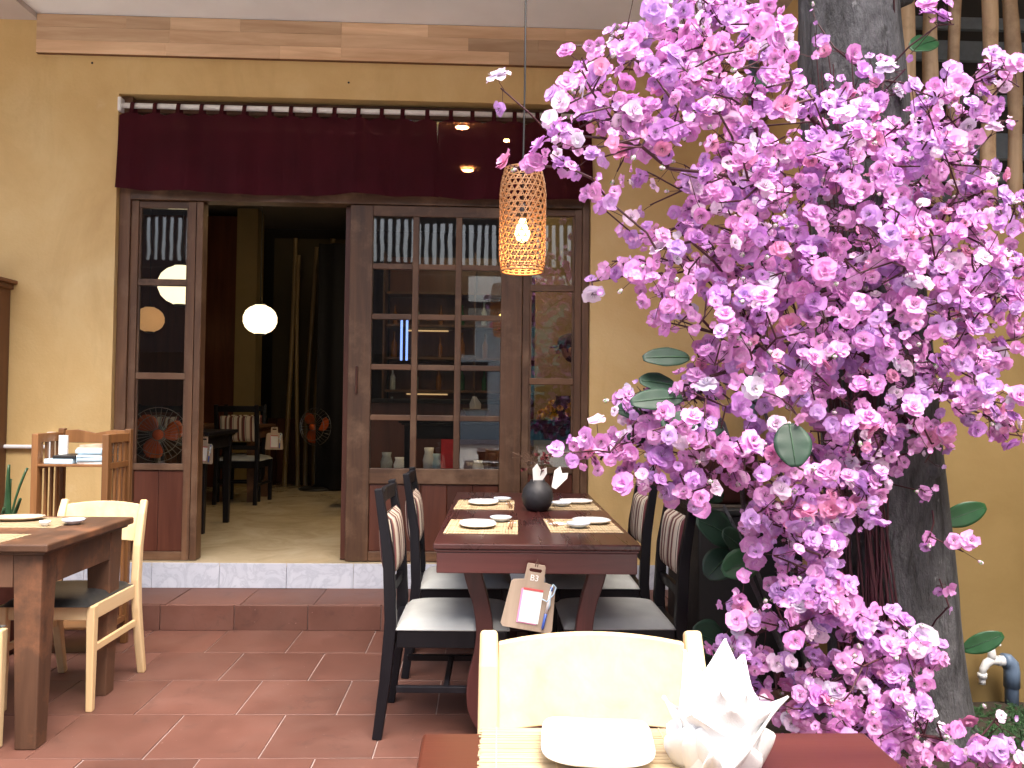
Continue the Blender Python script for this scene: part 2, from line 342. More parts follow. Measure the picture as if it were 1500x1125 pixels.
# ------------------------------------------------------------------ mesh helpers
class MB:
    def __init__(s): s.v = []; s.f = []; s.mi = []; s.cur = 0; s.tint = None
    def add(s, vs, fs):
        o = len(s.v); s.v.extend([tuple(p) for p in vs]); s.f.extend([tuple(i+o for i in f) for f in fs]); s.mi.extend([s.cur]*len(fs)); return o
    def box(s, x0, x1, y0, y1, z0, z1, M=None):
        vs = [Vector((x, y, z)) for z in (z0, z1) for y in (y0, y1) for x in (x0, x1)]
        if M is not None: vs = [M @ p for p in vs]
        s.add(vs, [(0, 2, 3, 1), (4, 5, 7, 6), (0, 1, 5, 4), (2, 6, 7, 3), (0, 4, 6, 2), (1, 3, 7, 5)]); return s
    def bar(s, p0, p1, w, h, up=(0, 0, 1), w1=None, h1=None):
        p0, p1 = Vector(p0), Vector(p1); d = (p1-p0).normalized(); a = d.cross(Vector(up))
        if a.length < 1e-4: a = d.cross(Vector((0, 1, 0)))
        a.normalize(); b = a.cross(d).normalized(); w1 = w if w1 is None else w1; h1 = h if h1 is None else h1
        vs = [p0 + a*(i*w/2) + b*(j*h/2) for i, j in ((-1, -1), (1, -1), (1, 1), (-1, 1))] + [p1 + a*(i*w1/2) + b*(j*h1/2) for i, j in ((-1, -1), (1, -1), (1, 1), (-1, 1))]
        s.add(vs, [(0, 1, 2, 3), (7, 6, 5, 4), (0, 4, 5, 1), (1, 5, 6, 2), (2, 6, 7, 3), (3, 7, 4, 0)]); return s
    def sweep(s, pts, prof, ups=None):
        """flat bar of changing section swept along pts: prof = list of (w,h)"""
        pts = [Vector(p) for p in pts]; n = len(pts); vs = []
        for i, p in enumerate(pts):
            d = (pts[min(i+1, n-1)] - pts[max(i-1, 0)]).normalized(); u = Vector(ups or (0, 1, 0)); a = d.cross(u).normalized(); b = a.cross(d).normalized()
            w, h = prof[i] if isinstance(prof, list) else prof
            vs += [p + a*(x*w/2) + b*(y*h/2) for x, y in ((-1, -1), (1, -1), (1, 1), (-1, 1))]
        fs = [(3, 2, 1, 0), tuple(4*(n-1)+k for k in range(4))]
        for i in range(n-1):
            for k in range(4): fs.append((4*i+k, 4*i+(k+1) % 4, 4*i+4+(k+1) % 4, 4*i+4+k))
        s.add(vs, fs); return s
    def tube(s, pts, rad, n=8, cap=True):
        pts = [Vector(p) for p in pts]; N = len(pts); vs = []; a = None
        for i, p in enumerate(pts):
            d = (pts[min(i+1, N-1)] - pts[max(i-1, 0)])
            d = d.normalized() if d.length > 1e-9 else Vector((0, 0, 1))
            if a is None:
                a = d.orthogonal().normalized()
            else:
                a = a - d*a.dot(d)
                a = a.normalized() if a.length > 1e-6 else d.orthogonal().normalized()
            b = d.cross(a); r = rad[i] if isinstance(rad, (list, tuple)) else rad
            vs += [p + (a*math.cos(2*PI*k/n) + b*math.sin(2*PI*k/n))*r for k in range(n)]
        fs = []
        for i in range(N-1):
            for k in range(n): fs.append((i*n+k, i*n+(k+1) % n, (i+1)*n+(k+1) % n, (i+1)*n+k))
        if cap: fs += [tuple(range(n-1, -1, -1)), tuple((N-1)*n+k for k in range(n))]
        s.add(vs, fs); return s
    def lathe(s, prof, n=24, c=(0, 0, 0), M=None):
        c = Vector(c); vs = []
        for r, z in prof:
            for k in range(n):
                p = c + Vector((max(r, 1e-4)*math.cos(2*PI*k/n), max(r, 1e-4)*math.sin(2*PI*k/n), z)); vs.append(M @ p if M is not None else p)
        fs = []
        for i in range(len(prof)-1):
            for k in range(n): fs.append((i*n+k, i*n+(k+1) % n, (i+1)*n+(k+1) % n, (i+1)*n+k))
        fs += [tuple(range(n-1, -1, -1)), tuple((len(prof)-1)*n+k for k in range(n))]
        s.add(vs, fs); return s
    def prism(s, poly, y0, y1, M=None):
        """polygon in x,z extruded along y"""
        n = len(poly); vs = [Vector((x, y0, z)) for x, z in poly] + [Vector((x, y1, z)) for x, z in poly]
        if M is not None: vs = [M @ p for p in vs]
        s.add(vs, [tuple(range(n)), tuple(range(2*n-1, n-1, -1))] + [(k, k+n, (k+1) % n+n, (k+1) % n) for k in range(n)]); return s
    def grid(s, fn, nu, nv):
        vs = [fn(i/nu, j/nv) for j in range(nv+1) for i in range(nu+1)]
        s.add(vs, [(j*(nu+1)+i, j*(nu+1)+i+1, (j+1)*(nu+1)+i+1, (j+1)*(nu+1)+i) for j in range(nv) for i in range(nu)]); return s
    def blob(s, c, r, n=10, m=7, M=None, lump=0, seed=0):
        c = Vector(c); rx, ry, rz = r if isinstance(r, (tuple, list)) else (r, r, r); vs = []
        for j in range(m+1):
            t = PI*j/m
            for k in range(n):
                a = 2*PI*k/n; d = Vector((math.sin(t)*math.cos(a), math.sin(t)*math.sin(a), math.cos(t)))
                q = 1 + (lump*mnoise.noise(d*2.1 + Vector((seed, 0, 0))) if lump else 0)
                p = Vector((d.x*rx*q, d.y*ry*q, d.z*rz*q))
                if M is not None: p = M @ p
                vs.append(c + p)
        s.add(vs, [(j*n+k, j*n+(k+1) % n, (j+1)*n+(k+1) % n, (j+1)*n+k) for j in range(m) for k in range(n)]); return s
    def mesh(s, name, mats, smooth=False):
        me = bpy.data.meshes.new(name); me.from_pydata(s.v, [], s.f); me.validate(clean_customdata=False)
        for mt in (mats if isinstance(mats, (list, tuple)) else [mats]): me.materials.append(MATS[mt])
        if len(me.polygons) == len(s.mi):
            me.polygons.foreach_set('material_index', s.mi)
        bm = bmesh.new(); bm.from_mesh(me); bmesh.ops.recalc_face_normals(bm, faces=bm.faces); bm.to_mesh(me); bm.free()
        if smooth: me.polygons.foreach_set('use_smooth', [True]*len(me.polygons))
        me.update(); return me
    def build(s, name, mats, parent=None, smooth=False, bevel=0, seg=2, loc=None):
        return link(name, s.mesh(name, mats, smooth), parent, bevel, seg, loc)

def link(name, me, parent=None, bevel=0, seg=2, loc=None):
    o = bpy.data.objects.new(name, me); COL.objects.link(o)
    if parent is not None: o.parent = parent
    if loc is not None: o.location = loc
    if bevel:
        bv = o.modifiers.new('bevel', 'BEVEL'); bv.width = bevel; bv.segments = seg; bv.limit_method = 'ANGLE'; bv.angle_limit = R_(40)
        if seg > 1:
            bv.harden_normals = False
    return o

def tag(o, label=None, cat=None, group=None, kind=None):
    if label: o['label'] = label
    if cat: o['category'] = cat
    if group: o['group'] = group
    if kind: o['kind'] = kind
    return o

def thing(name, label, cat, loc=(0, 0, 0), rz=0, group=None):
    o = bpy.data.objects.new(name, None); COL.objects.link(o); o.location = loc; o.rotation_euler = (0, 0, rz); o.empty_display_size = 0.1
    return tag(o, label, cat, group)

def copy_tree(o, parent=None):
    c = o.copy(); COL.objects.link(c)
    if parent is not None: c.parent = parent
    for ch in list(o.children): copy_tree(ch, c)
    return c

def dup(o, loc, rz, label):
    c = copy_tree(o); c.location = loc; c.rotation_euler = (0, 0, rz); c['label'] = label; return c

def rotz(a): return Matrix.Rotation(a, 4, 'Z')
def TR(x, y, z): return Matrix.Translation((x, y, z))

# ------------------------------------------------------------------ ground, floor, steps
rnd = random.Random(4)
tag(MB().box(-150, 150, -150, 150, -0.30, -0.05).build('ground', 'ground_concrete'), kind='structure')
FX0, FX1, FY0, FY1 = -4.4, 1.95, 0.75, 4.55
floor = tag(MB().box(FX0, FX1, FY0, FY1, -0.049, -0.004).build('floor', 'grout'), kind='structure')
tag(MB().box(-7, 3.6, -1.85, FY0-.001, -0.049, -0.002).build('bounce_ground', 'bounce_paving'), kind='structure')  # unseen pale ground added as a bounce surface for the ceiling
P = 0.406
tile_me = MB().box(-P/2+0.0025, P/2-0.0025, -P/2+0.0025, P/2-0.0025, -0.012, 0.0).mesh('tile', 'terracotta')
nrow = 0
k = 0
while True:
    y = FY1 - P*(k+0.5)
    if y < -0.2: break
    off = -1.60 if k % 2 == 0 else -1.60 + P/2
    x = off - P*8
    while x < FX1 + P:
        if FX0 + P/2 < x < FX1 - P/2:
            px, pyy = proj((x, y, 0)) if y > 0.6 else (0, 3000)
            if -160 < px < 1660 and pyy < 1300:
                t = link('tile', tile_me, floor, bevel=0.0015, seg=1, loc=(x, y, rnd.uniform(-0.0012, 0.0012)))
                t.rotation_euler = (rnd.uniform(-.002, .002), rnd.uniform(-.002, .002), rnd.choice([0, PI/2, PI, -PI/2]))
            else:
                pass
        x += P
    k += 1
ft = MB()
k = 0
while True:
    y = FY1 - P*(k+0.5)
    if y < FY0: break
    off = -1.60 if k % 2 == 0 else -1.60 + P/2
    x = off - P*8
    while x < FX1 + P:
        if FX0 + P/2 < x < FX1 - P/2:
            px, pyy = proj((x, y, 0)) if y > 0.6 else (0, 3000)
            if y < -0.2 or not (-160 < px < 1660 and pyy < 1300):
                ft.box(x-P/2+.0025, x+P/2-.0025, y-P/2+.0025, y+P/2-.0025, -.012, 0)
        x += P
    k += 1
ft.build('tile_mass', 'terracotta', floor)['kind'] = 'stuff'

# steps
st = thing('entrance_step', 'red tiled step with pale marble riser below the open doorway', 'step', (0, 4.55, 0))
MB().box(-4.4, 1.74, 0.006, 0.40, -0.02, 0.134).build('core', 'grout', st)
MB().box(-4.4, 1.74, 0.405, 0.50, -0.02, 0.270).build('marble_core', 'grout', st)
riser_me = MB().box(-P/2+.002, P/2-.002, -0.006, 0.005, 0.001, 0.139).mesh('riser_tile', 'terracotta')
tread_me = MB().box(-P/2+.002, P/2-.002, 0.0055, 0.404, 0.1345, 0.143).mesh('tread_tile', 'terracotta')
mar_me = MB().box(-.20, .20, 0.393, 0.4045, 0.1435, 0.294).mesh('marble_slab', 'marble')
for i in range(15):
    x = -1.37 + P*0.5 + P*(i-8)
    if x+P/2 < 1.74:
        link('riser_tile', riser_me, st, 0.002, 1, (x, 0, 0)); link('tread_tile', tread_me, st, 0.002, 1, (x+0.03, 0, rnd.uniform(-.001, .001)))
for i in range(15):
    x = -4.2 + 0.4025*i
    if x < 1.6: link('marble_slab', mar_me, st, 0.001, 1, (x, 0, 0))

# ------------------------------------------------------------------ the restaurant front
WY = 4.95
fac = thing('restaurant_front', 'yellow plastered restaurant front with wide wooden doorway', 'building', (0, WY, 0))
OX0, OX1, OZ = -2.255, 0.652, 3.146
for (a, b2, z0, z1) in ((-7.5, OX0, -0.05, 4.4), (OX1, 1.74, -0.05, 4.4), (OX0, OX1, OZ, 4.4)):
    MB().box(a, b2, 0, 0.22, z0, z1).build('wall', 'plaster', fac)
# scuffed strip of plaster and a nail over the opening
for i, (x, z) in enumerate([(-0.86, 3.25), (-2.42, 3.33)]):
    MB().lathe([(0.006, -0.004), (0.007, 0.0), (0.004, 0.003)], 8, M=TR(x, -0.002, z) @ Matrix.Rotation(PI/2, 4, 'X')).build('nail', 'black_metal', fac)
# fascia of finger-jointed boards
fa = MB().box(-2.745, 1.74, -0.024, -0.001, 3.374, 3.615).build('fascia', 'cabinet_wood', fac)
rr = random.Random(11)
edges = [3.376, 3.455, 3.535, 3.613]
for row in range(3):
    x = -2.743
    while x < 1.735:
        L = rr.choice([0.25, 0.42, 0.55, 0.7, 0.9, 1.0])*rr.uniform(.85, 1.15)
        for cut in (-0.905, 0.83):
            if x < cut - 0.01 < x + L + .12: L = cut - x
        if x + L > 1.735: L = 1.735 - x
        if L < 0.03: break
        j = rr.uniform(-0.0006, 0.0006)
        MB().box(-L/2, L/2-0.0008, -0.0305+j, -0.0245, edges[row]+.0004, edges[row+1]-.0004).build('plank', 'fascia_wood', fa, bevel=0.0006, seg=1, loc=(x+L/2, 0, 0))
        x += L
# frame
DY = 0.08
fr = MB()
for x0, x1 in ((OX0+.003, -2.185), (0.605, OX1-.003)):
    MB().box(x0, x1, DY-0.045, DY+0.065, 0.297, OZ-.003).build('door_jamb', 'door_wood', fac, bevel=0.003)
MB().box(-2.184, 0.604, DY-0.05, DY+0.06, 2.505, 2.575).build('door_head', 'door_wood_x', fac, bevel=0.004)
# clerestory behind the curtain
cl = MB().box(-2.184, 0.604, DY+0.0, DY+0.04, 3.06, 3.14).build('clerestory', 'door_wood_x', fac, bevel=0.003)
for x in (-1.8, -0.8, 0.2): MB().box(x-.025, x+.025, DY, DY+.04, 2.577, 3.058).build('mullion', 'door_wood', cl, bevel=0.002)
for a, b2 in ((-2.184, -1.827), (-1.773, -.827), (-.773, .173), (.227, .604)): MB().box(a, b2, DY+.016, DY+.020, 2.577, 3.058).build('pane', 'glass', cl)

def sidelight(x0, x1, rails, zp, lab):
    o = thing_part('side_window', fac, lab)
    z0, z1 = 0.298, 2.503; y0, y1 = DY-0.03, DY+0.02; sw = 0.045
    MB().box(x0, x0+sw, y0, y1, z0, z1).build('stile', 'door_wood', o, bevel=.003)
    MB().box(x1-sw, x1, y0, y1, z0, z1).build('stile', 'door_wood', o, bevel=.003)
    zs = [zp] + rails + [z1-.022]
    for z in zs: MB().box(x0+sw+.0005, x1-sw-.0005, y0+.004, y1-.004, z-.02, z+.02).build('rail', 'door_wood_x', o, bevel=.003)
    MB().box(x0+sw+.0005, x1-sw-.0005, y0+.004, y1-.004, z0, z0+.05).build('rail', 'door_wood_x', o, bevel=.003)
    for a, b2 in zip(zs[:-1], zs[1:]):
        MB().box(x0+sw, x1-sw, DY-.004, DY, a+.0205, b2-.0205).build('pane', 'glass', o)
        for q in (0, 1):   # glazing beads
            xx = x0+sw+.001 if q == 0 else x1-sw-.013
            MB().box(xx, xx+.012, DY-.018, DY-.0045, a+.021, b2-.021).build('bead', 'door_wood', o)
    w3 = (x1-x0-2*sw)/2
    for i in range(2):
        MB().box(x0+sw+w3*i+.001, x0+sw+w3*(i+1)-.001, DY-.014, DY+.004, z0+.051, zp-.021).build('board', 'panel_wood', o, bevel=.004)
    return o

def thing_part(name, parent, lab=None):
    o = bpy.data.objects.new(name, None); COL.objects.link(o); o.parent = parent; o.empty_display_size = .05
    if lab: o['label'] = lab
    return o
sidelight(-2.184, -1.79, [1.422, 2.00], 0.865, 'three pane side window left of the doorway')
sidelight(0.235, 0.604, [1.42, 2.005], 0.865, 'three pane side window right of the sliding door')
# open leaf post on the left
# sliding door leaf: 3 x 5 panes over a board panel
dl = thing_part('sliding_door', fac, 'sliding wooden door of fifteen small panes')
y0, y1 = DY-0.045, DY+0.005
def dbox(n, x0, x1, z0, z1, mtn, dy=0, bev=.004): return MB().box(x0, x1, y0+dy, y1-dy, z0, z1).build(n, mtn, dl, bevel=bev)
dbox('stile', -0.84, -0.70, 0.300, 2.500, 'door_wood'); dbox('stile', 0.10, 0.232, 0.300, 2.500, 'door_wood')
dbox('rail', -0.6995, 0.0995, 2.435, 2.500, 'door_wood_x', .001); dbox('rail', -0.6995, 0.0995, 0.775, 0.870, 'door_wood_x', .001); dbox('rail', -0.6995, 0.0995, 0.300, 0.36, 'door_wood_x', .001)
gx = [-0.70, -0.4335, -0.1665, 0.10]; gz = [0.870, 1.183, 1.496, 1.809, 2.122, 2.435]
for x in gx[1:3]: dbox('muntin', x-.019, x+.019, 0.8705, 2.4345, 'door_wood', .004, .003)
for z in gz[1:-1]:
    for i in range(3):
        a = gx[i] + (.0005 if i == 0 else .0195); b2 = gx[i+1] - (.0005 if i == 2 else .0195)
        dbox('muntin', a, b2, z-.017, z+.017, 'door_wood_x', .005, .003)
rr = random.Random(5)
for i in range(3):
    for j in range(5):
        a = gx[i] + (.001 if i == 0 else .020); b2 = gx[i+1] - (.001 if i == 2 else .020)
        c0 = gz[j] + (.001 if j == 0 else .018); c1 = gz[j+1] - (.001 if j == 4 else .018)
        cx, cz = (a+b2)/2, (c0+c1)/2
        p = MB().box(-(b2-a)/2, (b2-a)/2, -.002, .002, -(c1-c0)/2, (c1-c0)/2).build('pane', 'glass', dl, loc=(cx, DY-.02, cz))
        p.rotation_euler = (rr.uniform(-.003, .003), 0, rr.uniform(-.004, .004))
for i in range(5):
    w5 = 0.799/5; x = -0.6995 + w5*i
    MB().box(x+.001, x+w5-.001, y0+.014, y1-.014, 0.3605, 0.7745).build('board', 'panel_wood', dl, bevel=.004)
MB().box(-0.792, -0.778, y0-.022, y0, 1.33, 1.50).build('handle', 'panel_wood', dl, bevel=.004)
# inner leaf standing behind, its edge shows at the opening
il = thing_part('inner_door', fac, 'second door leaf standing behind the first')
MB().box(-0.878, -0.842, DY+0.010, DY+0.05, 0.300, 2.500).build('stile', 'panel_wood', il, bevel=.004)
MB().box(-1.785, -1.745, DY-0.035, DY+0.055, 0.300, 2.503).build('door_post', 'door_wood', fac, bevel=.004)

# ceiling over the terrace, beam at its left
def struct(name, mb, mtn, **kw): return tag(mb.build(name, mtn, **kw), kind='structure')
struct('ceiling', MB().box(-2.745, 1.30, 3.15, WY-.001, 3.617, 3.80), 'ceiling_paint')
tag(MB().box(-5.0, -2.747, 3.15, WY-.001, 3.585, 3.85).build('ceiling_beam', 'beam_paint'), 'greyish ceiling beam over the left wall corner', 'beam')

struct('shade_slab', MB().box(1.305, 1.60, 3.40, 5.0, 3.617, 3.80), 'beam_paint'); struct('shade_slab_front', MB().box(1.601, 3.7, 2.3, 5.0, 3.617, 3.80), 'beam_paint')  # roof slabs added to shade the garden wall and trunk
tag(MB().box(3.0, 3.15, -1.0, 3.44, -.05, 3.6).build('sky_block_wall', 'plaster_gloss_shaded'), 'added ochre wall blocking sky light right of the planting bed', 'wall')  # added out of view to keep side sky light off the garden wall
# garden wall on the right with its return, poles and louvres over it
gw = thing('garden_wall', 'glossy yellow plaster wall behind the tree trunk with water tap', 'wall', (1.745, 3.45, 0))
MB().box(0, 1.9, 0, 0.14, -.05, 2.135).build('wall', 'plaster_gloss_shaded', gw)
MB().box(0.001, 0.14, 0.141, 1.72, -.05, 3.9).build('return_wall', 'plaster', gw)
MB().box(-0.004, 1.9, -0.012, 0.16, 2.137, 2.165).build('coping', 'interior_yellow', gw, bevel=.004)
sc = thing('pole_screen', 'screen of rough peeled wooden poles above the garden wall', 'screen', (1.745, 3.5, 2.166))
rr = random.Random(8)
for i, (xt, xb) in enumerate([(1304, 1312), (1329, 1331), (1364, 1366), (1396, 1403), (1444, 1452), (1478, 1487), (1512, 1520), (1548, 1552), (1585, 1588)]):
    a = at(xb, 303, 3.5); c = at(xt, -60, 3.5)
    pts = []; rad = []
    for k in range(9):
        t = k/8; p = a.lerp(c, t); q = Vector((p.x-1.745 + 0.008*math.sin(t*5+i), 0.01*math.sin(t*4+i*2), (p.z-2.166) if k else 0.0)); pts.append(q); rad.append((0.031 if i % 3 else 0.027)*(1+0.10*math.sin(t*9+i*1.7)))
    MB().tube(pts, rad, 9).build('pole', 'pole_wood', sc, smooth=True)
lv = thing('louvred_vent', 'dark opening with grey horizontal louvre bars behind the poles', 'vent', (1.745, 3.9, 2.166))
MB().box(0.141, 1.9, 0.30, 0.32, -0.1, 1.7).build('back_panel', 'interior_dark', lv)
MB().box(1.9, 1.92, -0.45, 0.30, -0.1, 1.7).build('side_panel', 'interior_dark', lv)
MB().box(0.0, 1.92, -0.46, 0.33, 1.701, 1.74).build('top_panel', 'interior_dark', lv)
for y, h in ((40, .06), (80, .10), (150, .05), (217, .13), (262, .05), (288, .07)):
    z = at(1400, y, 3.95).z - 2.166
    MB().box(0.142, 1.89, 0.0, 0.03, z-h/2, z+h/2).build('louvre', 'louver_paint', lv, bevel=.004)
tag(MB().tube([(1.655, 4.90, .1435), (1.655, 4.90, 3.616)], 0.032, 12).build('drain_pipe', 'blue_pvc', smooth=True), 'blue grey drain pipe running up the wall corner', 'pipe')
# ------------------------------------------------------------------ curtain
def noren(x0, x1, tabs, seed, lab):
    t = thing('noren_curtain', lab, 'curtain', ((x0+x1)/2, 4.956, 3.075), group='door curtains')
    W = x1-x0; rr = random.Random(seed)
    ph = [rr.uniform(0, 6) for _ in range(4)]
    def yy(u, vv):
        x = u*W
        return (0.014*math.sin(x*7+ph[0]) + 0.009*math.sin(x*17+ph[1]) + .004*math.sin(x*38+ph[3]))*(0.30+vv) + 0.012*vv*mnoise.noise(Vector((x*3, vv*1.5, seed)))
    tabx = [W*(i+.5)/tabs + rr.uniform(-.01, .01) for i in range(tabs)]
    def fn(u, vv):
        sag = min(abs(u*W - tx) for tx in tabx); s = 0.020*min(1, (sag/0.07)**2)*(1-vv)
        flare = 0.018*vv*(u-.5)*2
        return Vector((-W/2 + u*W + flare, -0.038 + yy(u, vv), -0.052 - s - vv*(0.475 + 0.009*math.sin(u*W*4+ph[2]) + 0.004*math.sin(u*W*13+ph[1]) + 0.012*u)))
    MB().grid(fn, int(W*60), 22).build('cloth', 'noren_cloth', t, smooth=True)
    mb = MB()
    mb.grid(lambda u, vv: fn(u, .94+.06*vv) + Vector((0, -.0016, -.0005)), int(W*60), 2); mb.build('hem', 'noren_cloth', t, smooth=True)
    for tx in tabx:
        h = 0.013
        p = [(-.026, -.055), (-.022, .0), (-.008, .020), (.008, .020), (.022, .0), (.005, -.055)]
        q = fn(tx/W, 0)
        MB().grid(lambda u, vv: Vector((tx - W/2 + (u-.5)*2*h, (q.y+.004, -.021, -.006, .006, .021, .030)[int(round(vv*5))], (-.056, .004, .021, .021, .004, -.05)[int(round(vv*5))])), 2, 5).build('tab', 'noren_cloth', t, smooth=True)
    return t
noren(-2.235, -0.312, 14, 1, 'wide dark maroon curtain hanging over the open doorway')
noren(-0.300, 0.645, 7, 2, 'narrower maroon curtain hanging over the paned door, lights glowing through')
rod = thing('curtain_rod', 'white curtain rod across the top of the doorway', 'rod', (0, 4.956, 3.075))
MB().tube([(OX0+.004, 0, 0), (OX1-.004, 0, 0)], 0.0165, 14).build('pole', 'white_paint', rod, smooth=True)
for x in (OX0+.002, OX1-.002-.02): MB().box(x, x+.02, -.028, .028, -.04, .045).build('bracket', 'white_plastic', rod, bevel=.004)

# ------------------------------------------------------------------ room inside
IZ = 0.295
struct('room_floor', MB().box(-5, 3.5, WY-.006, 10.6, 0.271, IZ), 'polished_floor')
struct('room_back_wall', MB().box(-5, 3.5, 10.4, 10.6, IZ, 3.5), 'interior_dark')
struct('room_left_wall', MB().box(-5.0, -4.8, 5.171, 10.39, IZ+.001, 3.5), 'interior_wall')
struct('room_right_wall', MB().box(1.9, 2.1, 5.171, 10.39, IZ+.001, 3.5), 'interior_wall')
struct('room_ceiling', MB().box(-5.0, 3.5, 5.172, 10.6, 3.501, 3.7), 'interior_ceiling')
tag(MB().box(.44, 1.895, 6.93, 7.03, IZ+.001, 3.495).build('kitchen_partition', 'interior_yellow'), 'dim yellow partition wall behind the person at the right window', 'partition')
# bulkhead over the room so no sky leaks in
tag(MB().box(-5.0, 3.6, 5.172, 10.8, 3.72, 4.4).build('upper_storey', 'plaster'), 'upper storey mass above the dining room', 'building')
tag(MB().box(-4.79, -2.86, 9.3, 9.5, IZ+.001, 3.4).build('wood_partition', 'panel_wood'), 'dark wood panelled partition deep inside the room', 'partition')
tag(MB().box(-2.855, -2.62, 9.28, 9.55, IZ+.001, 3.49).build('room_column', 'interior_yellow'), 'yellow plastered column deep inside the dining room', 'column')
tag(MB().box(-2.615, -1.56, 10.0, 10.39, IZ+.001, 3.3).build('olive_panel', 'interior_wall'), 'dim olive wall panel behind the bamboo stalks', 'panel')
wsc = thing('wainscot', 'low dark board wainscot behind the bamboo stalks', 'panelling', (-2.4, 9.85, IZ))
for i in range(8): MB().box(-.21+i*.11, -.103+i*.11, 0, .03, .001, .78).build('board', 'panel_wood', wsc, bevel=.004)
def bamboo(x, y, z1, lean, r, lab):
    p = at(x, y, 9.5); L = z1 - IZ
    t = thing('bamboo_stalk', lab, 'bamboo', (p.x, 9.5, IZ), group='bamboo stalks inside')
    n = 12; pts = []; rad = []
    for k in range(n):
        z = L*k/(n-1)
        for dz, q in ((-.012, 1.0), (0, 1.16), (.012, 1.0)):
            zz = min(max(z+dz, 0), L); s = zz/L
            pts.append((lean*s*s + .02*math.sin(s*4+x), .01*math.sin(s*5), zz)); rad.append(r*q*(1-.25*s))
    MB().tube(pts, rad, 9).build('stalk', 'bamboo', t, smooth=True)
bamboo(420, 640, 3.2, .06, .030, 'leftmost straight bamboo stalk inside beside the yellow column')
bamboo(436, 640, 3.0, -.03, .026, 'thin bamboo stalk inside, second from the yellow column')
bamboo(450, 640, 3.1, .05, .028, 'bamboo stalk inside left of the leaning one')
bamboo(462, 690, 3.2, .14, .040, 'thick pale bamboo stalk leaning beside the standing fan')
# black curtain
t = MB().grid(lambda u, v: Vector((-1.86 + u*1.15, 9.0 + .04*math.sin(u*26), IZ+.004 + v*2.75)), 60, 2).build('black_curtain', 'black_cloth', smooth=True)
t.modifiers.new('thick', 'SOLIDIFY').thickness = 0.006
tag(t, 'black full length curtain at the end of the doorway view', 'curtain')
# lanterns
def lantern(c, R, mtn, lab, cord=True):
    t = thing('paper_lantern', lab, 'lantern', c, group='lanterns inside')
    prof = []
    for k in range(17):
        a = PI*(k/16) ; r = R*1.06*max(0.34, math.sin(a)**0.85)*(1.0 + (0.010 if k % 2 else -0.010)); prof.append((r, -R*0.92*math.cos(a)))
    MB().lathe(prof, 28).build('shade', mtn, t, smooth=True)
    for z in (-R*.94, R*.94): MB().lathe([(R*.33, z-.010), (R*.35, z), (R*.33, z+.010)], 20).build('rim', 'black_plastic', t)
    MB().tube([(0, 0, R), (0, 0, 3.50-c[2])], .004, 6).build('cord', 'cord_black', t)
    MB().tube([(0, 0, R), (0.012, 0, R+.03), (0, 0, R+.06)], .005, 6).build('hook', 'black_metal', t)
    return t
def lamp_at(x, y, Y): p = at(x, y, Y); return (p.x, p.y, p.z)
lantern(lamp_at(381, 468, 7.0), .135, 'lantern_paper', 'round glowing paper lantern hanging in the open doorway view')
lantern(lamp_at(266, 418, 6.0), .155, 'lantern_paper', 'glowing paper lantern half hidden by the left side window frame')
lantern(lamp_at(219, 468, 8.3), .135, 'lantern_amber', 'dim amber lantern seen through the left side window')
# recessed downlights
for (x, y, Y) in ((677, 187, 6.25), (685, 250, 7.55), (742, 207, 5.95)):
    p = at(x, y, Y); r = .05 if x != 742 else .022
    lab = {677: 'round warm downlight in the room ceiling nearest the curtain', 685: 'round warm downlight farther back in the room ceiling', 742: 'tiny warm spot light right of the two downlights'}[x]
    t = thing('downlight', lab, 'light', (p.x, p.y, p.z), group='room downlights')
    MB().lathe([(r, 0), (r, .012)], 20).build('lens', 'downlight', t)
    MB().tube([(r*1.12*math.cos(2*PI*k/24), r*1.12*math.sin(2*PI*k/24), .006) for k in range(25)], r*.11, 6).build('ring', 'white_paint', t)
    MB().box(-.004, .004, -.004, .004, .02, 3.502-p.z).build('stem', 'black_metal', t)
    ld = bpy.data.lights.new('downlight_beam', 'SPOT'); ld.energy = 7 if r > .03 else 15; ld.color = (1.0, .72, .40); ld.spot_size = R_(120); ld.spot_blend = .8; ld.shadow_soft_size = .05
    lo = bpy.data.objects.new('downlight_beam', ld); COL.objects.link(lo); lo.parent = t; lo.location = (0, 0, -.02)
for x, y in ((-3.2, 7.4), (0.7, 6.6), (-0.3, 9.0)):
    pass

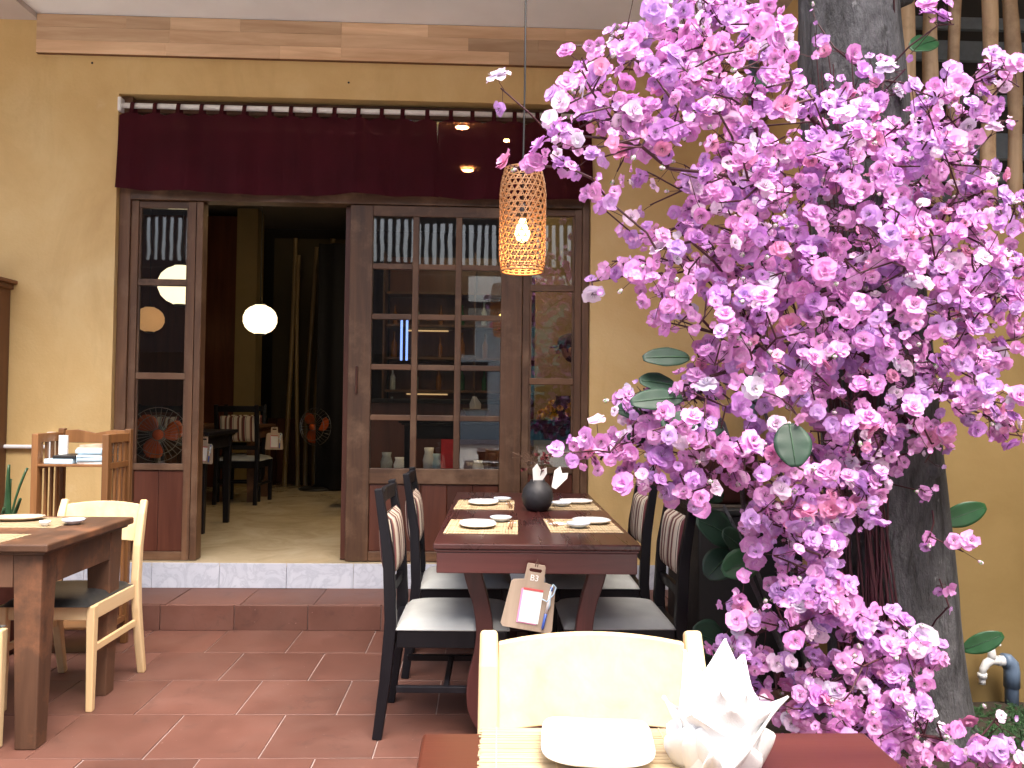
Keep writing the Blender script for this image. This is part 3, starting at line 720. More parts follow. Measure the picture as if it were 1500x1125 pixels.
# ------------------------------------------------------------------ chairs
def dark_chair():
    t = thing('dining_chair', 'x', 'chair', group='black dining chairs with striped backs')
    w, d = 0.42, 0.44           # front looks to +x, back at x=0
    for s in (-1, 1):
        y = s*(w/2-.019)
        MB().sweep([(-.045, y, .0), (-.018, y, .22), (0, y, .44), (-.012, y, .68), (-.055, y, .945)], [(.036, .036), (.042, .038), (.046, .038), (.042, .038), (.030, .036)]).build('rear_leg', 'black_wood', t, bevel=.004)
        MB().bar((d-.02, y, 0), (d-.02, y, .41), .034, .034, up=(0, 1, 0), w1=.040, h1=.040).build('front_leg', 'black_wood', t, bevel=.004)
        MB().box(.024, d-.041, y-.011, y+.011, .175, .20).build('stretcher', 'black_wood', t, bevel=.003)
        MB().box(.024, d-.041, y-.012, y+.014, .345, .41).build('seat_rail', 'black_wood', t, bevel=.003)
    MB().box(d-.035, d-.008, -w/2+.040, w/2-.040, .345, .41).build('seat_rail', 'black_wood', t, bevel=.003)
    MB().box(-.012, .014, -w/2+.040, w/2-.040, .345, .41).build('seat_rail', 'black_wood', t, bevel=.003)
    MB().box(.20, .222, -w/2+.032, w/2-.032, .178, .198).build('stretcher', 'black_wood', t, bevel=.003)
    # seat cushion, crowned
    def fn(u, v):
        a, c = u*2-1, v*2-1
        k = (1-abs(a)**4)*(1-abs(c)**4)
        return Vector((.018 + u*(d-.006), (v-.5)*(w-.006)*(1-.0*u), .415 + .034*max(0, k)**.33 + .008*k))
    mb = MB(); mb.grid(fn, 18, 18); mb.box(.018, .012+d, -(w-.006)/2, (w-.006)/2, .411, .4155)
    mb.build('seat_cushion', 'cream_fabric', t, smooth=True)
    # back: top rail, striped pad between the posts, low rail
    MB().sweep([(-.047, -w/2+.038, .905), (-.060, 0, .905), (-.047, w/2-.038, .905)], (.022, .055), ups=(0, 0, 1)).build('top_rail', 'black_wood', t, bevel=.003)
    MB().sweep([(-.008, -w/2+.038, .54), (-.014, 0, .54), (-.008, w/2-.038, .54)], (.020, .04), ups=(0, 0, 1)).build('back_rail', 'black_wood', t, bevel=.003)
    def pad(sd):
        def g(u, v):
            a, c = u*2-1, v*2-1; k = max(0, (1-abs(a)**3.5)*(1-abs(c)**3))**.4
            z = .60 + v*.24; x = -.005 - (z-.5)*.085
            return Vector((x + sd*(.003+.036*k), (u-.5)*(w-.084), z))
        return g
    mb = MB(); mb.grid(pad(1), 16, 12); mb.grid(pad(-1), 16, 12)
    mb.build('back_pad', 'striped_fabric', t, smooth=True)
    return t
TA = R_(-1.0)     # table line runs a touch to the right going away
TC = Vector((0.20, 2.90, 0))
def tl(x, y, z=0):
    """table coordinates: x across from the centre line, y away from the near edge"""
    q = Matrix.Rotation(TA, 3, 'Z') @ Vector((x, y, z)); return TC + q
ch0 = dark_chair()
ch0['label'] = 'near black chair with striped back left of the dark table'
ch0.location = tl(-.545, .375); ch0.rotation_euler = (0, 0, TA)
dup(ch0, tl(-.525, 1.06), TA + R_(2), 'far black chair with striped back left of the dark table')
dup(ch0, tl(.565, .41), TA + PI + R_(1), 'near black chair with striped back right of the dark table')
dup(ch0, tl(.55, 1.09), TA + PI, 'far black chair with striped back right of the dark table')
# chairs inside
dup(ch0, (-2.33, 7.72, IZ), R_(88), 'black striped chair inside, its back turned to the doorway')
dup(ch0, (-2.75, 6.9, IZ), R_(-92), 'black striped chair inside facing the near dark table')
dup(ch0, (-2.45, 8.35, IZ), R_(-80), 'farther black striped chair inside beside the brown table')

def simple_table(name, lab, x0, x1, y0, y1, z0, h, top, leg, lt, group=None, apron=.09, th=.03):
    t = thing(name, lab, 'table', ((x0+x1)/2, (y0+y1)/2, z0), group=group)
    a, b2 = (x1-x0)/2, (y1-y0)/2
    MB().box(-a, a, -b2, b2, h-th, h).build('table_top', top, t, bevel=.006)
    MB().box(-a+.018, a-.018, -b2+.018, b2-.018, h-th-.012, h-th-.0005).build('moulding', top, t, bevel=.003)
    for sx in (-1, 1):
        for sy in (-1, 1):
            cx, cy = sx*(a-.035-lt/2), sy*(b2-.035-lt/2)
            MB().bar((cx, cy, 0), (cx, cy, h-th-.013), lt*.72, lt*.72, up=(0, 1, 0), w1=lt, h1=lt).build('leg', leg, t, bevel=.004)
    z0_, z1_ = h-th-.013-apron, h-th-.0125
    for s in (-1, 1):
        MB().box(-a+.036+lt, a-.036-lt, s*(b2-.05)-.012, s*(b2-.05)+.012, z0_, z1_).build('apron', leg, t, bevel=.003)
        MB().box(s*(a-.05)-.012, s*(a-.05)+.012, -b2+.036+lt, b2-.036-lt, z0_, z1_).build('apron', leg, t, bevel=.003)
    return t
simple_table('dining_table', 'dark table just inside the doorway on the left', -3.2, -2.0, 5.95, 6.65, IZ, .75, 'black_wood', 'black_wood', .06, 'tables inside')
simple_table('dining_table', 'brown table deeper inside beyond the striped chair', -3.2, -2.17, 7.85, 8.5, IZ, .75, 'worn_table', 'worn_leg', .09, 'tables inside')

# clip boards
def clipboard(loc, rz, tilt, sc, lab, text=True):
    t = thing('clipboard', lab, 'clipboard', loc, rz, 'menu boards hung on tables'); t.scale = (sc,)*3; t.rotation_euler = (0, tilt, rz)
    # hangs below its origin; x across, z down
    bm = bmesh.new()
    out = [(-.028, .002), (.028, .002), (.031, -.004), (.033, -.052), (.066, -.058), (.074, -.066), (.086, -.205), (.078, -.215), (-.078, -.215), (-.086, -.205), (-.074, -.066), (-.066, -.058), (-.033, -.052), (-.031, -.004)]
    hole = [(-.018, -.012), (.018, -.012), (.022, -.018), (.018, -.025), (-.018, -.025), (-.022, -.018)]
    vo = [bm.verts.new((x, 0, z)) for x, z in out]; vh = [bm.verts.new((x, 0, z)) for x, z in hole]
    ed = [bm.edges.new((vo[i], vo[(i+1) % len(vo)])) for i in range(len(vo))] + [bm.edges.new((vh[i], vh[(i+1) % len(vh)])) for i in range(len(vh))]
    bmesh.ops.triangle_fill(bm, edges=ed, use_beauty=True)
    g = bmesh.ops.extrude_face_region(bm, geom=bm.faces[:])
    bmesh.ops.translate(bm, vec=(0, .008, 0), verts=[q for q in g['geom'] if isinstance(q, bmesh.types.BMVert)])
    bmesh.ops.recalc_face_normals(bm, faces=bm.faces)
    me = bpy.data.meshes.new('board'); bm.to_mesh(me); bm.free(); me.materials.append(MATS['clip_wood']); link('board', me, t)
    MB().box(-.036, .030, -.0022, -.0004, -.194, -.082).build('pink_sheet', 'paper_pink', t)
    MB().box(-.030, .036, -.0042, -.0024, -.190, -.084).build('paper', 'paper_white', t)
    MB().box(-.030, .036, -.0056, -.0044, -.084, -.077).build('paper_strip', 'paper_red', t)
    pen = MB().tube([(.060, -.008, -.075), (.056, -.008, -.150)], .0045, 10).build('pen', 'white_plastic', t, smooth=True)
    MB().tube([(.056, -.008, -.1505), (.053, -.008, -.198), (.0525, -.008, -.205)], [.0048, .0048, .001], 10).build('pen_grip', 'blue_plastic', pen, smooth=True)
    MB().tube([(.0602, -.008, -.0745), (.0608, -.008, -.062)], .0048, 10).build('pen_cap', 'blue_plastic', pen, smooth=True)
    MB().tube([(.034, -.006, -.105), (.052, -.012, -.110), (.070, -.010, -.085), (.074, -.009, -.060), (.064, -.008, -.052), (.058, -.012, -.070), (.064, -.010, -.120), (.060, -.010, -.135)], .0022, 6).build('pen_cord', 'paper_blue', pen, smooth=True)
    if text:
        fc = bpy.data.curves.new('board_number', 'FONT'); fc.body = 'B3'; fc.size = .028; fc.align_x = 'CENTER'; fc.extrude = .0003; fc.offset = 0.0
        to = bpy.data.objects.new('tmp', fc); COL.objects.link(to); dg = bpy.context.evaluated_depsgraph_get(); dg.update()
        me = bpy.data.meshes.new_from_object(to.evaluated_get(dg)); bpy.data.objects.remove(to)
        me.materials.clear(); me.materials.append(MATS['paper_white'])
        n = link('board_number', me, t, loc=(0, -.001, -.052)); n.rotation_euler = (PI/2, 0, 0)
    # string loop to the hook on the apron
    MB().tube([(-.003, .004, -.014), (-.004, -.003, .004), (.0, .004, .020), (.004, -.003, .004), (.003, .004, -.014)], .0014, 6).build('string', 'dry_twig', t)
    return t
clipboard(tl(-.003, -.022, .700), TA, R_(9), 1.08, 'clip board marked B3 with order pad and pen hanging from the dark table')
p = at(299, 640, 5.93); clipboard((p.x, 5.93, p.z), 0, R_(4), .9, 'clip board with pen hanging from the dark table inside', False)
p = at(402, 626, 7.84); clipboard((p.x, 7.84, p.z), 0, 0, 1.0, 'clip board hanging from the brown table deeper inside', False)

# ------------------------------------------------------------------ fans
def fan(loc, rz, head_h, R, hub, lab):
    t = thing('standing_fan', lab, 'fan', loc, rz, 'fans inside')
    MB().lathe([(.20, 0), (.20, .018), (.17, .03), (.05, .045), (.03, .07)], 28).build('base', 'black_plastic', t, smooth=True)
    MB().tube([(0, 0, .06), (0, 0, head_h-.05)], .014, 10).build('pole', 'fan_wire', t, smooth=True)
    MB().box(-.04, .04, .02, .06, head_h-.20, head_h-.12).build('control_box', 'black_plastic', t, bevel=.006)
    MB().lathe([(.02, -.12), (.055, -.11), (.06, -.04), (.045, 0)], 16, M=TR(0, 0, head_h) @ Matrix.Rotation(PI/2, 4, 'X') @ Matrix.Rotation(PI, 4, 'Y') @ Matrix.Rotation(PI, 4, 'Y')).build('motor', 'black_plastic', t, smooth=True)
    hd = thing_part('cage', t); hd.location = (0, -.05, head_h)
    mb = MB(); N = 30
    for k in range(N):
        a = 2*PI*k/N; c, s_ = math.cos(a), math.sin(a)
        mb.tube([(c*.04, -.055, s_*.04), (c*R*.7, -.05, s_*R*.7), (c*R, 0, s_*R), (c*R*.7, .045, s_*R*.7), (c*.05, .055, s_*.05)], .0014, 4)
    for r, y in ((R, 0), (R*.72, -.05), (.04, -.056)):
        mb.tube([(r*math.cos(2*PI*k/30), y, r*math.sin(2*PI*k/30)) for k in range(31)], .0028, 5)
    mb.build('wires', 'fan_wire', hd)
    MB().lathe([(.032, -.07), (.036, -.05), (.034, .02)], 16, M=Matrix.Rotation(-PI/2, 4, 'X') @ Matrix.Scale(1, 4)).build('hub', 'fan_orange', hd, smooth=True)
    for k in range(3):
        a0 = 2*PI*k/3
        def bl(u, v):
            r = .03 + u*(R*.88-.03); wd = 1.25*(math.sin(PI*min(1, u*.75+.18)))**.6
            a = a0 + (v-.5)*wd + u*.35
            return Vector((r*math.cos(a), .022*(v-.5)*1.6, r*math.sin(a)))
        o = MB().grid(bl, 8, 6).build('blade', hub, hd, smooth=True); o.modifiers.new('thick', 'SOLIDIFY').thickness = .003
    return t
p = at(232, 636, 5.62); fan((p.x, 5.62, IZ), R_(20), p.z-IZ, .185, 'fan_orange', 'standing fan with orange blades behind the left side window')
p = at(466, 625, 9.1); fan((p.x, 9.1, IZ), R_(-25), p.z-IZ, .21, 'fan_orange', 'standing fan with round base on the polished floor deep inside')

# ------------------------------------------------------------------ bar behind the sliding door
bar = thing('bar_counter', 'dark wooden bar counter behind the paned door', 'counter', (0.35, 7.2, IZ))
MB().box(-1.35, 1.4, 0, .5, 0, .98).build('body', 'panel_wood', bar); MB().box(-1.4, 1.45, -.05, .55, .981, 1.02).build('top', 'black_wood', bar, bevel=.006)
sh = thing('bottle_shelf', 'lit bottle shelf at the back of the bar', 'shelf', (0.35, 8.6, IZ))
MB().box(-1.4, 1.4, .30, .32, .0, 2.6).build('back_panel', 'panel_wood', sh)
for z in (.75, 1.1, 1.45, 1.8, 2.15): MB().box(-1.4, 1.4, 0, .299, z, z+.025).build('shelf_board', 'worn_table', sh, bevel=.003)
for x in (-1.42, -.45, .47, 1.4): MB().box(x-.018, x+.001, .0, .30, 0, 2.6).build('upright', 'worn_leg', sh)
for z in (1.1, 1.8): MB().box(-1.2, -.75, .27, .285, z-.025, z-.010).build('light_strip', 'bar_light', sh)
rr = random.Random(3)
bots = [MB().lathe([(.032, 0), (.034, .01), (.034, .15), (.012, .20), (.011, .26), (.014, .265), (.014, .28)], 10).mesh('bottle', m_, True) for m_ in ('bottle_green', 'bottle_amber', 'bottle_clear')]
nb = 0
for z, nm in ((.775, 'lowest'), (1.125, 'second'), (1.475, 'third'), (1.825, 'fourth')):
    for i in range(11):
        x = -1.33 + i*.244 + rr.uniform(-.015, .015)
        if abs(x+.46) < .05 or abs(x-.46) < .05: continue
        bi = rr.randrange(3)
        o = link('bottle', bots[bi], None, loc=(0.35+x, 8.6+rr.uniform(.06, .2), IZ+z+.0005)); s_ = rr.uniform(.72, 1.0); o.scale = (s_, s_, s_)
        tag(o, '%s bottle, %s from the left on the %s board of the bar shelf' % (('green', 'amber', 'clear')[bi], ('first', 'second', 'third', 'fourth', 'fifth', 'sixth', 'seventh', 'eighth', 'ninth', 'tenth', 'eleventh')[i], nm), 'bottle', 'bottles on the %s bar shelf board' % nm)
# service table behind the door with bowl, boxes, flowers
sv = simple_table('service_table', 'narrow dark service table behind the paned door', -0.55, 1.3, 5.22, 5.55, IZ, .88, 'black_wood', 'black_wood', .05)
def tz(x, y, Y, z): p = at(x, y, Y); return (p.x, Y, z)
SZ = IZ+.881
t = thing('ceramic_bowl', 'brown bowl with folded napkins behind the lower right pane', 'bowl', tz(697, 600, 5.38, SZ))
MB().lathe([(.03, 0), (.05, .008), (.085, .06), (.088, .066), (.082, .062), (.045, .015), (.01, .012)], 24).build('bowl', 'clip_wood', t, smooth=True)
for k in range(3): MB().prism([(-.03, .03), (.03, .03), (.035, .10), (.0, .15), (-.03, .09)], -.003, .003, M=rotz(k*1.1) @ TR(.0, .012*k, .0)).build('napkin', 'napkin_cloth', t)
t = tag(MB().box(-.05, .05, -.06, .06, 0, .30).build('red_box', 'red_gloss', bevel=.004, loc=tz(655, 690, 6.6, IZ+.42)), 'bright red upright box low behind the panes', 'box')
t2 = simple_table('low_shelf', 'low dark shelf table carrying the red box', -0.7, 1.2, 6.45, 6.85, IZ, .418, 'black_wood', 'black_wood', .05)
for i, (x, mtn, hh) in enumerate([(566, 'bottle_clear', .16), (585, 'porcelain', .12), (628, 'white_plastic', .20), (640, 'paper_blue', .15), (700, 'porcelain', .10), (722, 'pot_red', .16)]):
    o = MB().lathe([(.03, 0), (.045, .01), (.05, hh*.5), (.035, hh*.8), (.04, hh)], 14).build('jar', mtn, smooth=True, loc=tz(x, 690, 6.6, IZ+.4185))
    tag(o, ['clear jar', 'squat white jar', 'tall white jar', 'pale blue jar', 'small white pot', 'dark red pot'][i] + ' on the low shelf behind the panes', 'jar', 'jars on the low shelf')
for i, (x, c_) in enumerate([(588, 'blue_tube'), (596, 'blue_tube')]):
    p = at(x, 500, 8.4); o = MB().tube([(0, 0, -.20), (0, 0, .22)], .012, 8).build('light_tube', c_, loc=(p.x, 8.4, p.z))
    tag(o, ['left', 'right'][i] + ' of two thin blue light tubes over the bar', 'light', 'blue light tubes')
# chrysanthemums
t = thing('flower_vase', 'dark vase of yellow chrysanthemums behind the right side window', 'vase', tz(824, 640, 5.36, SZ))
MB().lathe([(.05, 0), (.075, .03), (.08, .08), (.05, .13), (.045, .15), (.055, .16)], 20).build('vase', 'dark_ceramic', t, smooth=True)
c0 = at(822, 607, 5.36) - Vector(t.location)
mum = MB()
for L in range(4):
    for k in range(9):
        a = 2*PI*k/9 + L*.35; e = .15 + L*.38; d = Vector((math.cos(a)*math.cos(e), math.sin(a)*math.cos(e), math.sin(e))); s_ = Vector((-math.sin(a), math.cos(a), 0)); q = .024-.002*L
        mum.add([d*.004, d*q*.6+s_*.005, d*q, d*q*.6-s_*.005], [(0, 1, 2, 3)])
mum_me = mum.mesh('flower', 'mum_yellow'); rr = random.Random(6); stm = MB(); lf = MB()
for i in range(46):
    a, rr_ = rr.uniform(0, 2*PI), math.sqrt(rr.random()); q = c0 + Vector((math.cos(a)*rr_*.145, math.sin(a)*rr_*.12, (1-rr_**2)*.06 + rr.uniform(-.04, .03)))
    o = link('flower', mum_me, t, loc=q); d = Vector((q.x-c0.x, q.y-c0.y-.06, .10)); o.rotation_euler = d.to_track_quat('Z', 'Y').to_euler(); o.scale = (rr.uniform(1.1, 1.5),)*3
    stm.tube([(0, 0, .12), (q.x*.5, q.y*.5, q.z*.7), q], .002, 4)
    for k in range(3):
        b2 = Vector((q.x*.9+rr.uniform(-.03, .03), q.y*.9+rr.uniform(-.03, .03), q.z-rr.uniform(.02, .10))); e = Vector((rr.uniform(-1, 1), rr.uniform(-1, 1), rr.uniform(-.5, .5))).normalized()*.03; g = e.orthogonal().normalized()*.010
        lf.add([b2, b2+e*.5+g, b2+e, b2+e*.5-g], [(0, 1, 2, 3)])
stm.build('stems', 'mum_green', t); lf.build('leaves', 'mum_green', t)

# ------------------------------------------------------------------ person behind the right side window
def person():
    base = at(848, 690, 6.15); bx = base.x + .07
    t = thing('person', 'person in dark shirt and cap bending over the table behind the right window', 'person', (bx, 6.15, IZ))
    hd = at(834, 510, 6.12) - Vector((bx, 6.15, IZ))
    V = []; E = []; Rr = []
    def v(p, r): V.append(Vector(p)); Rr.append(r); return len(V)-1
    pel = v((0.06, 0, .86), (.15, .11)); sp = v((.04, 0, 1.02), (.135, .10)); chs = v((-.02, 0, 1.20), (.165, .115)); nk0 = v((-.05, 0, 1.32), (.07, .07)); nk = v((-.075, 0, 1.36), (.052, .052))
    E += [(pel, sp), (sp, chs), (chs, nk0), (nk0, nk)]
    hc = Vector((hd.x, 0, hd.z-.02)); h1 = v(hc + Vector((.02, 0, -.05)), (.062, .068)); h2 = v(hc + Vector((0, 0, .03)), (.078, .090)); h3 = v(hc + Vector((.005, 0, .10)), (.055, .065)); E += [(nk, h1), (h1, h2), (h2, h3)]
    for s in (-1, 1):
        a = v((-.03, s*.17, 1.27), (.055, .055)); b2 = v((-.06, s*.22, 1.03), (.043, .043)); c = v((-.20, s*.15, .93), (.034, .034)); d = v((-.26, s*.12, .915), (.026, .026)); e = v((-.31, s*.10, .91), (.034, .018))
        E += [(chs, a), (a, b2), (b2, c), (c, d), (d, e)]
        for k in range(4):
            f0 = v((-.345, s*(.075+.017*k), .908+.004*(k % 2)), (.009, .009)); f1 = v((-.385+.006*abs(k-1.5), s*(.07+.018*k), .893), (.008, .008)); E += [(e, f0), (f0, f1)]
        th = v((-.325, s*.062, .905), (.010, .010)); t2 = v((-.355, s*.050, .895), (.008, .008)); E += [(e, th), (th, t2)]
        hp = v((.06, s*.09, .80), (.095, .095)); kn = v((.04, s*.10, .46), (.062, .062)); an = v((.06, s*.10, .09), (.042, .042)); to = v((-.07, s*.11, .035), (.042, .032)); E += [(pel, hp), (hp, kn), (kn, an), (an, to)]
    me = bpy.data.meshes.new('body'); me.from_pydata(V, E, []); o = bpy.data.objects.new('tmpbody', me); COL.objects.link(o)
    sm = o.modifiers.new('s', 'SKIN'); ss = o.modifiers.new('d', 'SUBSURF'); ss.levels = 2; ss.render_levels = 2
    for i, r in enumerate(Rr): me.skin_vertices[0].data[i].radius = r
    me.skin_vertices[0].data[0].use_root = True
    dg = bpy.context.evaluated_depsgraph_get(); dg.update(); m2 = bpy.data.meshes.new_from_object(o.evaluated_get(dg)); bpy.data.objects.remove(o)
    m2.name = 'body'; m2.materials.clear()
    for n_ in ('dark_shirt', 'skin', 'black_cloth'): m2.materials.append(MATS[n_])
    for p in m2.polygons:
        c = p.center; p.use_smooth = True
        p.material_index = 1 if (c.z > 1.345 or (c.x < -.10 and c.z < 1.0 and c.z > .85)) else (2 if c.z < .88 else 0)
    link('body', m2, t)
    cap = MB(); cz = hc.z + .065
    cap.blob((hc.x+.004, 0, cz), (.094, .088, .072), 18, 8); cap.build('cap', 'cap_cloth', t, smooth=True)
    pk = MB(); pk.grid(lambda u, v_: Vector((hc.x - .07 - .085*v_*math.sin(PI*(u*.8+.1)), (u-.5)*.14, cz-.012-.025*v_)), 10, 4); q = pk.build('cap_peak', 'cap_cloth', t, smooth=True); q.modifiers.new('thick', 'SOLIDIFY').thickness = .004
    MB().blob((hc.x+.025, 0, hc.z+.015), (.076, .082, .07), 14, 8).build('hair', 'hair', t, smooth=True)
    f = MB(); f.blob((hc.x-.085, 0, hc.z-.005), (.018, .013, .022), 8, 6); f.build('nose', 'skin', t, smooth=True)
    for s in (-1, 1):
        MB().blob((hc.x-.070, s*.030, hc.z+.018), (.010, .014, .008), 8, 6).build('eye', 'hair', t, smooth=True)
        MB().blob((hc.x+.005, s*.082, hc.z-.005), (.018, .009, .028), 8, 6).build('ear', 'skin', t, smooth=True)
    MB().blob((hc.x-.073, 0, hc.z-.048), (.010, .024, .006), 8, 6).build('mouth', 'paper_red', t, smooth=True)
    return t
person()

# ------------------------------------------------------------------ street front behind the camera
fg = thing('street_grille', 'dark slatted grille over the street side of the terrace', 'grille', (0, -2.2, 0))
MB().box(-9.5, 3.4, -.06, .06, 4.05, 5.1).build('top_beam', 'roof_dark', fg); MB().box(-9.5, 3.4, -.06, .06, 3.28, 3.38).build('bottom_beam', 'roof_dark', fg)
sl_me = MB().box(-.028, .028, -.02, .02, 3.381, 4.049).mesh('slat', 'roof_dark')
for i in range(108): link('slat', sl_me, fg, loc=(-9.4 + .118*i, 0, 0))
for x in (-9.4, 3.3): MB().box(x-.08, x+.08, -.08, .08, -.05, 4.04).build('post', 'roof_dark', fg)
# dark awning beyond it, then the houses across the street
aw = thing('street_awning', 'dark tiled awning across the street', 'awning', (0, -5.2, 0))
MB().prism([(-16, 2.2), (-.25, 2.2), (-.25, 3.8), (-16, 3.8)], -.2, .0).build('fascia', 'roof_dark', aw)
MB().prism([(-16, -.05), (-.5, -.05), (-.5, 2.19), (-16, 2.19)], -.2, -.05).build('front', 'interior_dark', aw)
hs_ = thing('street_house', 'pale house across the street', 'house', (0, -16, 0))
MB().box(-12, 1.0, -3, 0, -.05, 4.5).build('wall', 'street_pale', hs_); MB().box(-12.3, 1.2, -3.2, .4, 4.501, 4.7).build('roof', 'roof_dark', hs_)
for i in range(6):
    MB().box(-11+i*2, -10+i*2, .001, .03, 1, 2.6).build('window', 'interior_dark', hs_)
h2 = thing('street_house', 'teal house across the street', 'house', (0, -16.5, 0))
MB().box(1.3, 9, -3, 0, -.05, 4.8).build('wall', 'street_teal', h2); MB().box(1.25, 9.3, -3.2, .4, 4.801, 5.0).build('roof', 'roof_dark', h2)
for i in range(3): MB().box(2+i*2.2, 3+i*2.2, .001, .03, 1, 2.6).build('window', 'interior_dark', h2)
struct('street', MB().box(-60, 60, -13, -1.9, -.049, -.03), 'bounce_street')
# ------------------------------------------------------------------ main table
mt_ = thing('dining_table', 'dark red wooden table with curved legs set for four', 'table', TC, TA)
HW, TL, TH = .375, 1.70, .77
MB().box(-HW, HW, 0, TL, TH-.022, TH).build('table_top', 'table_wood', mt_, bevel=.005)
MB().box(-HW+.006, HW-.006, .006, TL-.006, TH-.032, TH-.0225).build('moulding', 'table_apron_wood', mt_, bevel=.003)
for y0_, y1_ in ((.010, .032), (TL-.032, TL-.010)): MB().box(-HW+.012, HW-.012, y0_, y1_, TH-.108, TH-.0325).build('apron', 'table_apron_wood', mt_, bevel=.003)
for s in (-1, 1): MB().box(s*(HW-.023)-.011, s*(HW-.023)+.011, .0325, TL-.0325, TH-.108, TH-.0325).build('apron', 'table_apron_wood', mt_, bevel=.003)
for yl in (.17, TL-.17):
    for s in (-1, 1):
        pts = []; pr = []
        for (x, z, w_) in ((-.255, TH-.034, .072), (-.232, .62, .066), (-.203, .52, .062), (-.188, .42, .064), (-.192, .33, .072), (-.205, .23, .092), (-.198, .14, .105), (-.165, .07, .10), (-.12, .025, .075), (-.10, .004, .06)):
            pts.append((s*-x*-1, yl, z)); pr.append((w_, .05))
        # smooth the run
        P2 = []; R2 = []
        for i in range(len(pts)-1):
            for k in range(4):
                t0 = k/4; p0, p1, p2, p3 = [Vector(pts[min(max(i+j, 0), len(pts)-1)]) for j in (-1, 0, 1, 2)]
                P2.append(.5*((2*p1) + (p2-p0)*t0 + (2*p0-5*p1+4*p2-p3)*t0*t0 + (3*p1-p0-3*p2+p3)*t0**3)); R2.append((pr[i][0]*(1-t0)+pr[i+1][0]*t0, .05))
        P2.append(Vector(pts[-1])); R2.append(pr[-1])
        MB().sweep(P2, R2).build('leg', 'table_leg_wood', mt_, bevel=.004)
    MB().box(-.155, .155, yl-.03, yl+.03, 0, .045).build('foot', 'table_leg_wood', mt_, bevel=.006)
MB().box(-.03, .03, .201, TL-.201, .01, .04).build('floor_stretcher', 'table_leg_wood', mt_, bevel=.004)

# ------------------------------------------------------------------ table ware
def placemat(loc, rz, w, d, lab, n, mtn='mat_bamboo', along='y', group='bamboo placemats on the dark table'):
    """thin bamboo sticks tied with threads; sticks run along y (or x)"""
    t = thing('placemat', lab, 'placemat', loc, rz, group)
    mb = MB(); rr = random.Random(int(loc[0]*1000) % 97)
    if along == 'y':
        for i in range(n):
            x = -w/2 + w*(i+.5)/n; q = w/n*.44; e = rr.uniform(-.002, .002); h = .0022+rr.uniform(-.0004, .0004)
            mb.box(x-q, x+q, -d/2+e, d/2+e, .0003, h)
        o = mb.build('sticks', 'mat_bamboo_y', t); o['kind'] = 'stuff'
        for y in (-d*.38, 0, d*.38): MB().box(-w/2, w/2, y-.0011, y+.0011, .0021, .0030).build('thread', 'dry_twig', t)
    else:
        for i in range(n):
            y = -d/2 + d*(i+.5)/n; q = d/n*.44; e = rr.uniform(-.003, .003); h = .0022+rr.uniform(-.0005, .0005)
            mb.box(-w/2+e, w/2+e, y-q, y+q, .0003, h)
        o = mb.build('sticks', 'mat_bamboo', t); o['kind'] = 'stuff'
        for x in (-w*.42, -w*.14, w*.14, w*.42): MB().box(x-.001, x+.001, -d/2, d/2, .0021, .0031).build('thread', 'mat_bamboo_y', t)
    return t
def rect_plate(name, loc, rz, w, d, lab, mtn='porcelain', group=None, e=2.6, lift=.012, curl=0):
    t = thing(name, lab, 'plate', loc, rz, group)
    def prof(s):      # s 0 centre .. 1 rim
        return .004 + lift*max(0, (s-.55)/.45)**1.6
    n = 40; mb = MB(); rings = [0, .3, .55, .7, .82, .92, 1.0]
    def pt(s, a, dz=0):
        c, s_ = math.cos(a), math.sin(a); x = abs(c)**(2/e)*(1 if c >= 0 else -1); y = abs(s_)**(2/e)*(1 if s_ >= 0 else -1)
        return Vector((x*s*w/2, y*s*d/2, prof(s)+dz + curl*(x*s)**2*.01))
    vs = [pt(s, 2*PI*k/n) for s in rings for k in range(n)] + [pt(s, 2*PI*k/n, -.0035) for s in reversed(rings) for k in range(n)]
    m_ = 2*len(rings); fs = [(i*n+k, i*n+(k+1) % n, (i+1)*n+(k+1) % n, (i+1)*n+k) for i in range(m_-1) for k in range(n)]
    mb.add(vs, fs); mb.build('dish', mtn, t, smooth=True)
    return t
def dish(loc, R, lab, mtn='porcelain_blue', group='sauce dishes', name='sauce_dish'):
    t = MB().lathe([(R*.5, 0), (R*.55, .004), (R*.9, .012), (R, .020), (R*.97, .021), (R*.85, .015), (R*.5, .007), (.001, .006)], 28).build(name, mtn, smooth=True, loc=loc)
    return tag(t, lab, 'dish', group)
def chopsticks(loc, rz, L, lab, group='chopsticks'):
    t = thing('chopsticks', lab, 'chopsticks', loc, rz, group)
    for s in (-1, 1): MB().tube([(s*.006, -L/2, .006), (s*.004, L/2, .007)], [.0038, .0022], 6).build('stick', 'chopstick_wood', t)
    MB().box(-.016, .016, L*.30, L*.30+.014, .0, .0032).build('rest', 'porcelain', t, bevel=.001)
    return t
def napkin_flat(loc, rz, lab):
    t = MB().grid(lambda u, v: Vector(((u-.5)*.07, (v-.5)*.05, .004+.006*math.sin(u*PI)*math.sin(v*2.5))), 8, 6).build('paper_napkin', 'paper_white', smooth=True, loc=loc); t.rotation_euler = (0, 0, rz)
    t.modifiers.new('thick', 'SOLIDIFY').thickness = .002
    return tag(t, lab, 'napkin')
zt = TH+.0006; zm = TH+.0034
for (x, y, nm, s) in ((-.205, .40, 'near left', -1), (-.205, 1.12, 'far left', -1), (.205, .45, 'near right', 1), (.205, 1.13, 'far right', 1)):
    placemat(tl(x, y, zt), TA + R_(1.5*s), .29, .37, 'tan bamboo placemat at the %s place of the dark table' % nm, 24)
def ware(x, y, z=zm): return tl(x, y, z)
rect_plate('rectangle_plate', ware(-.225, .40), TA+R_(4), .15, .20, 'white oval plate on the near left placemat', group='plates on the dark table', mtn='porcelain')
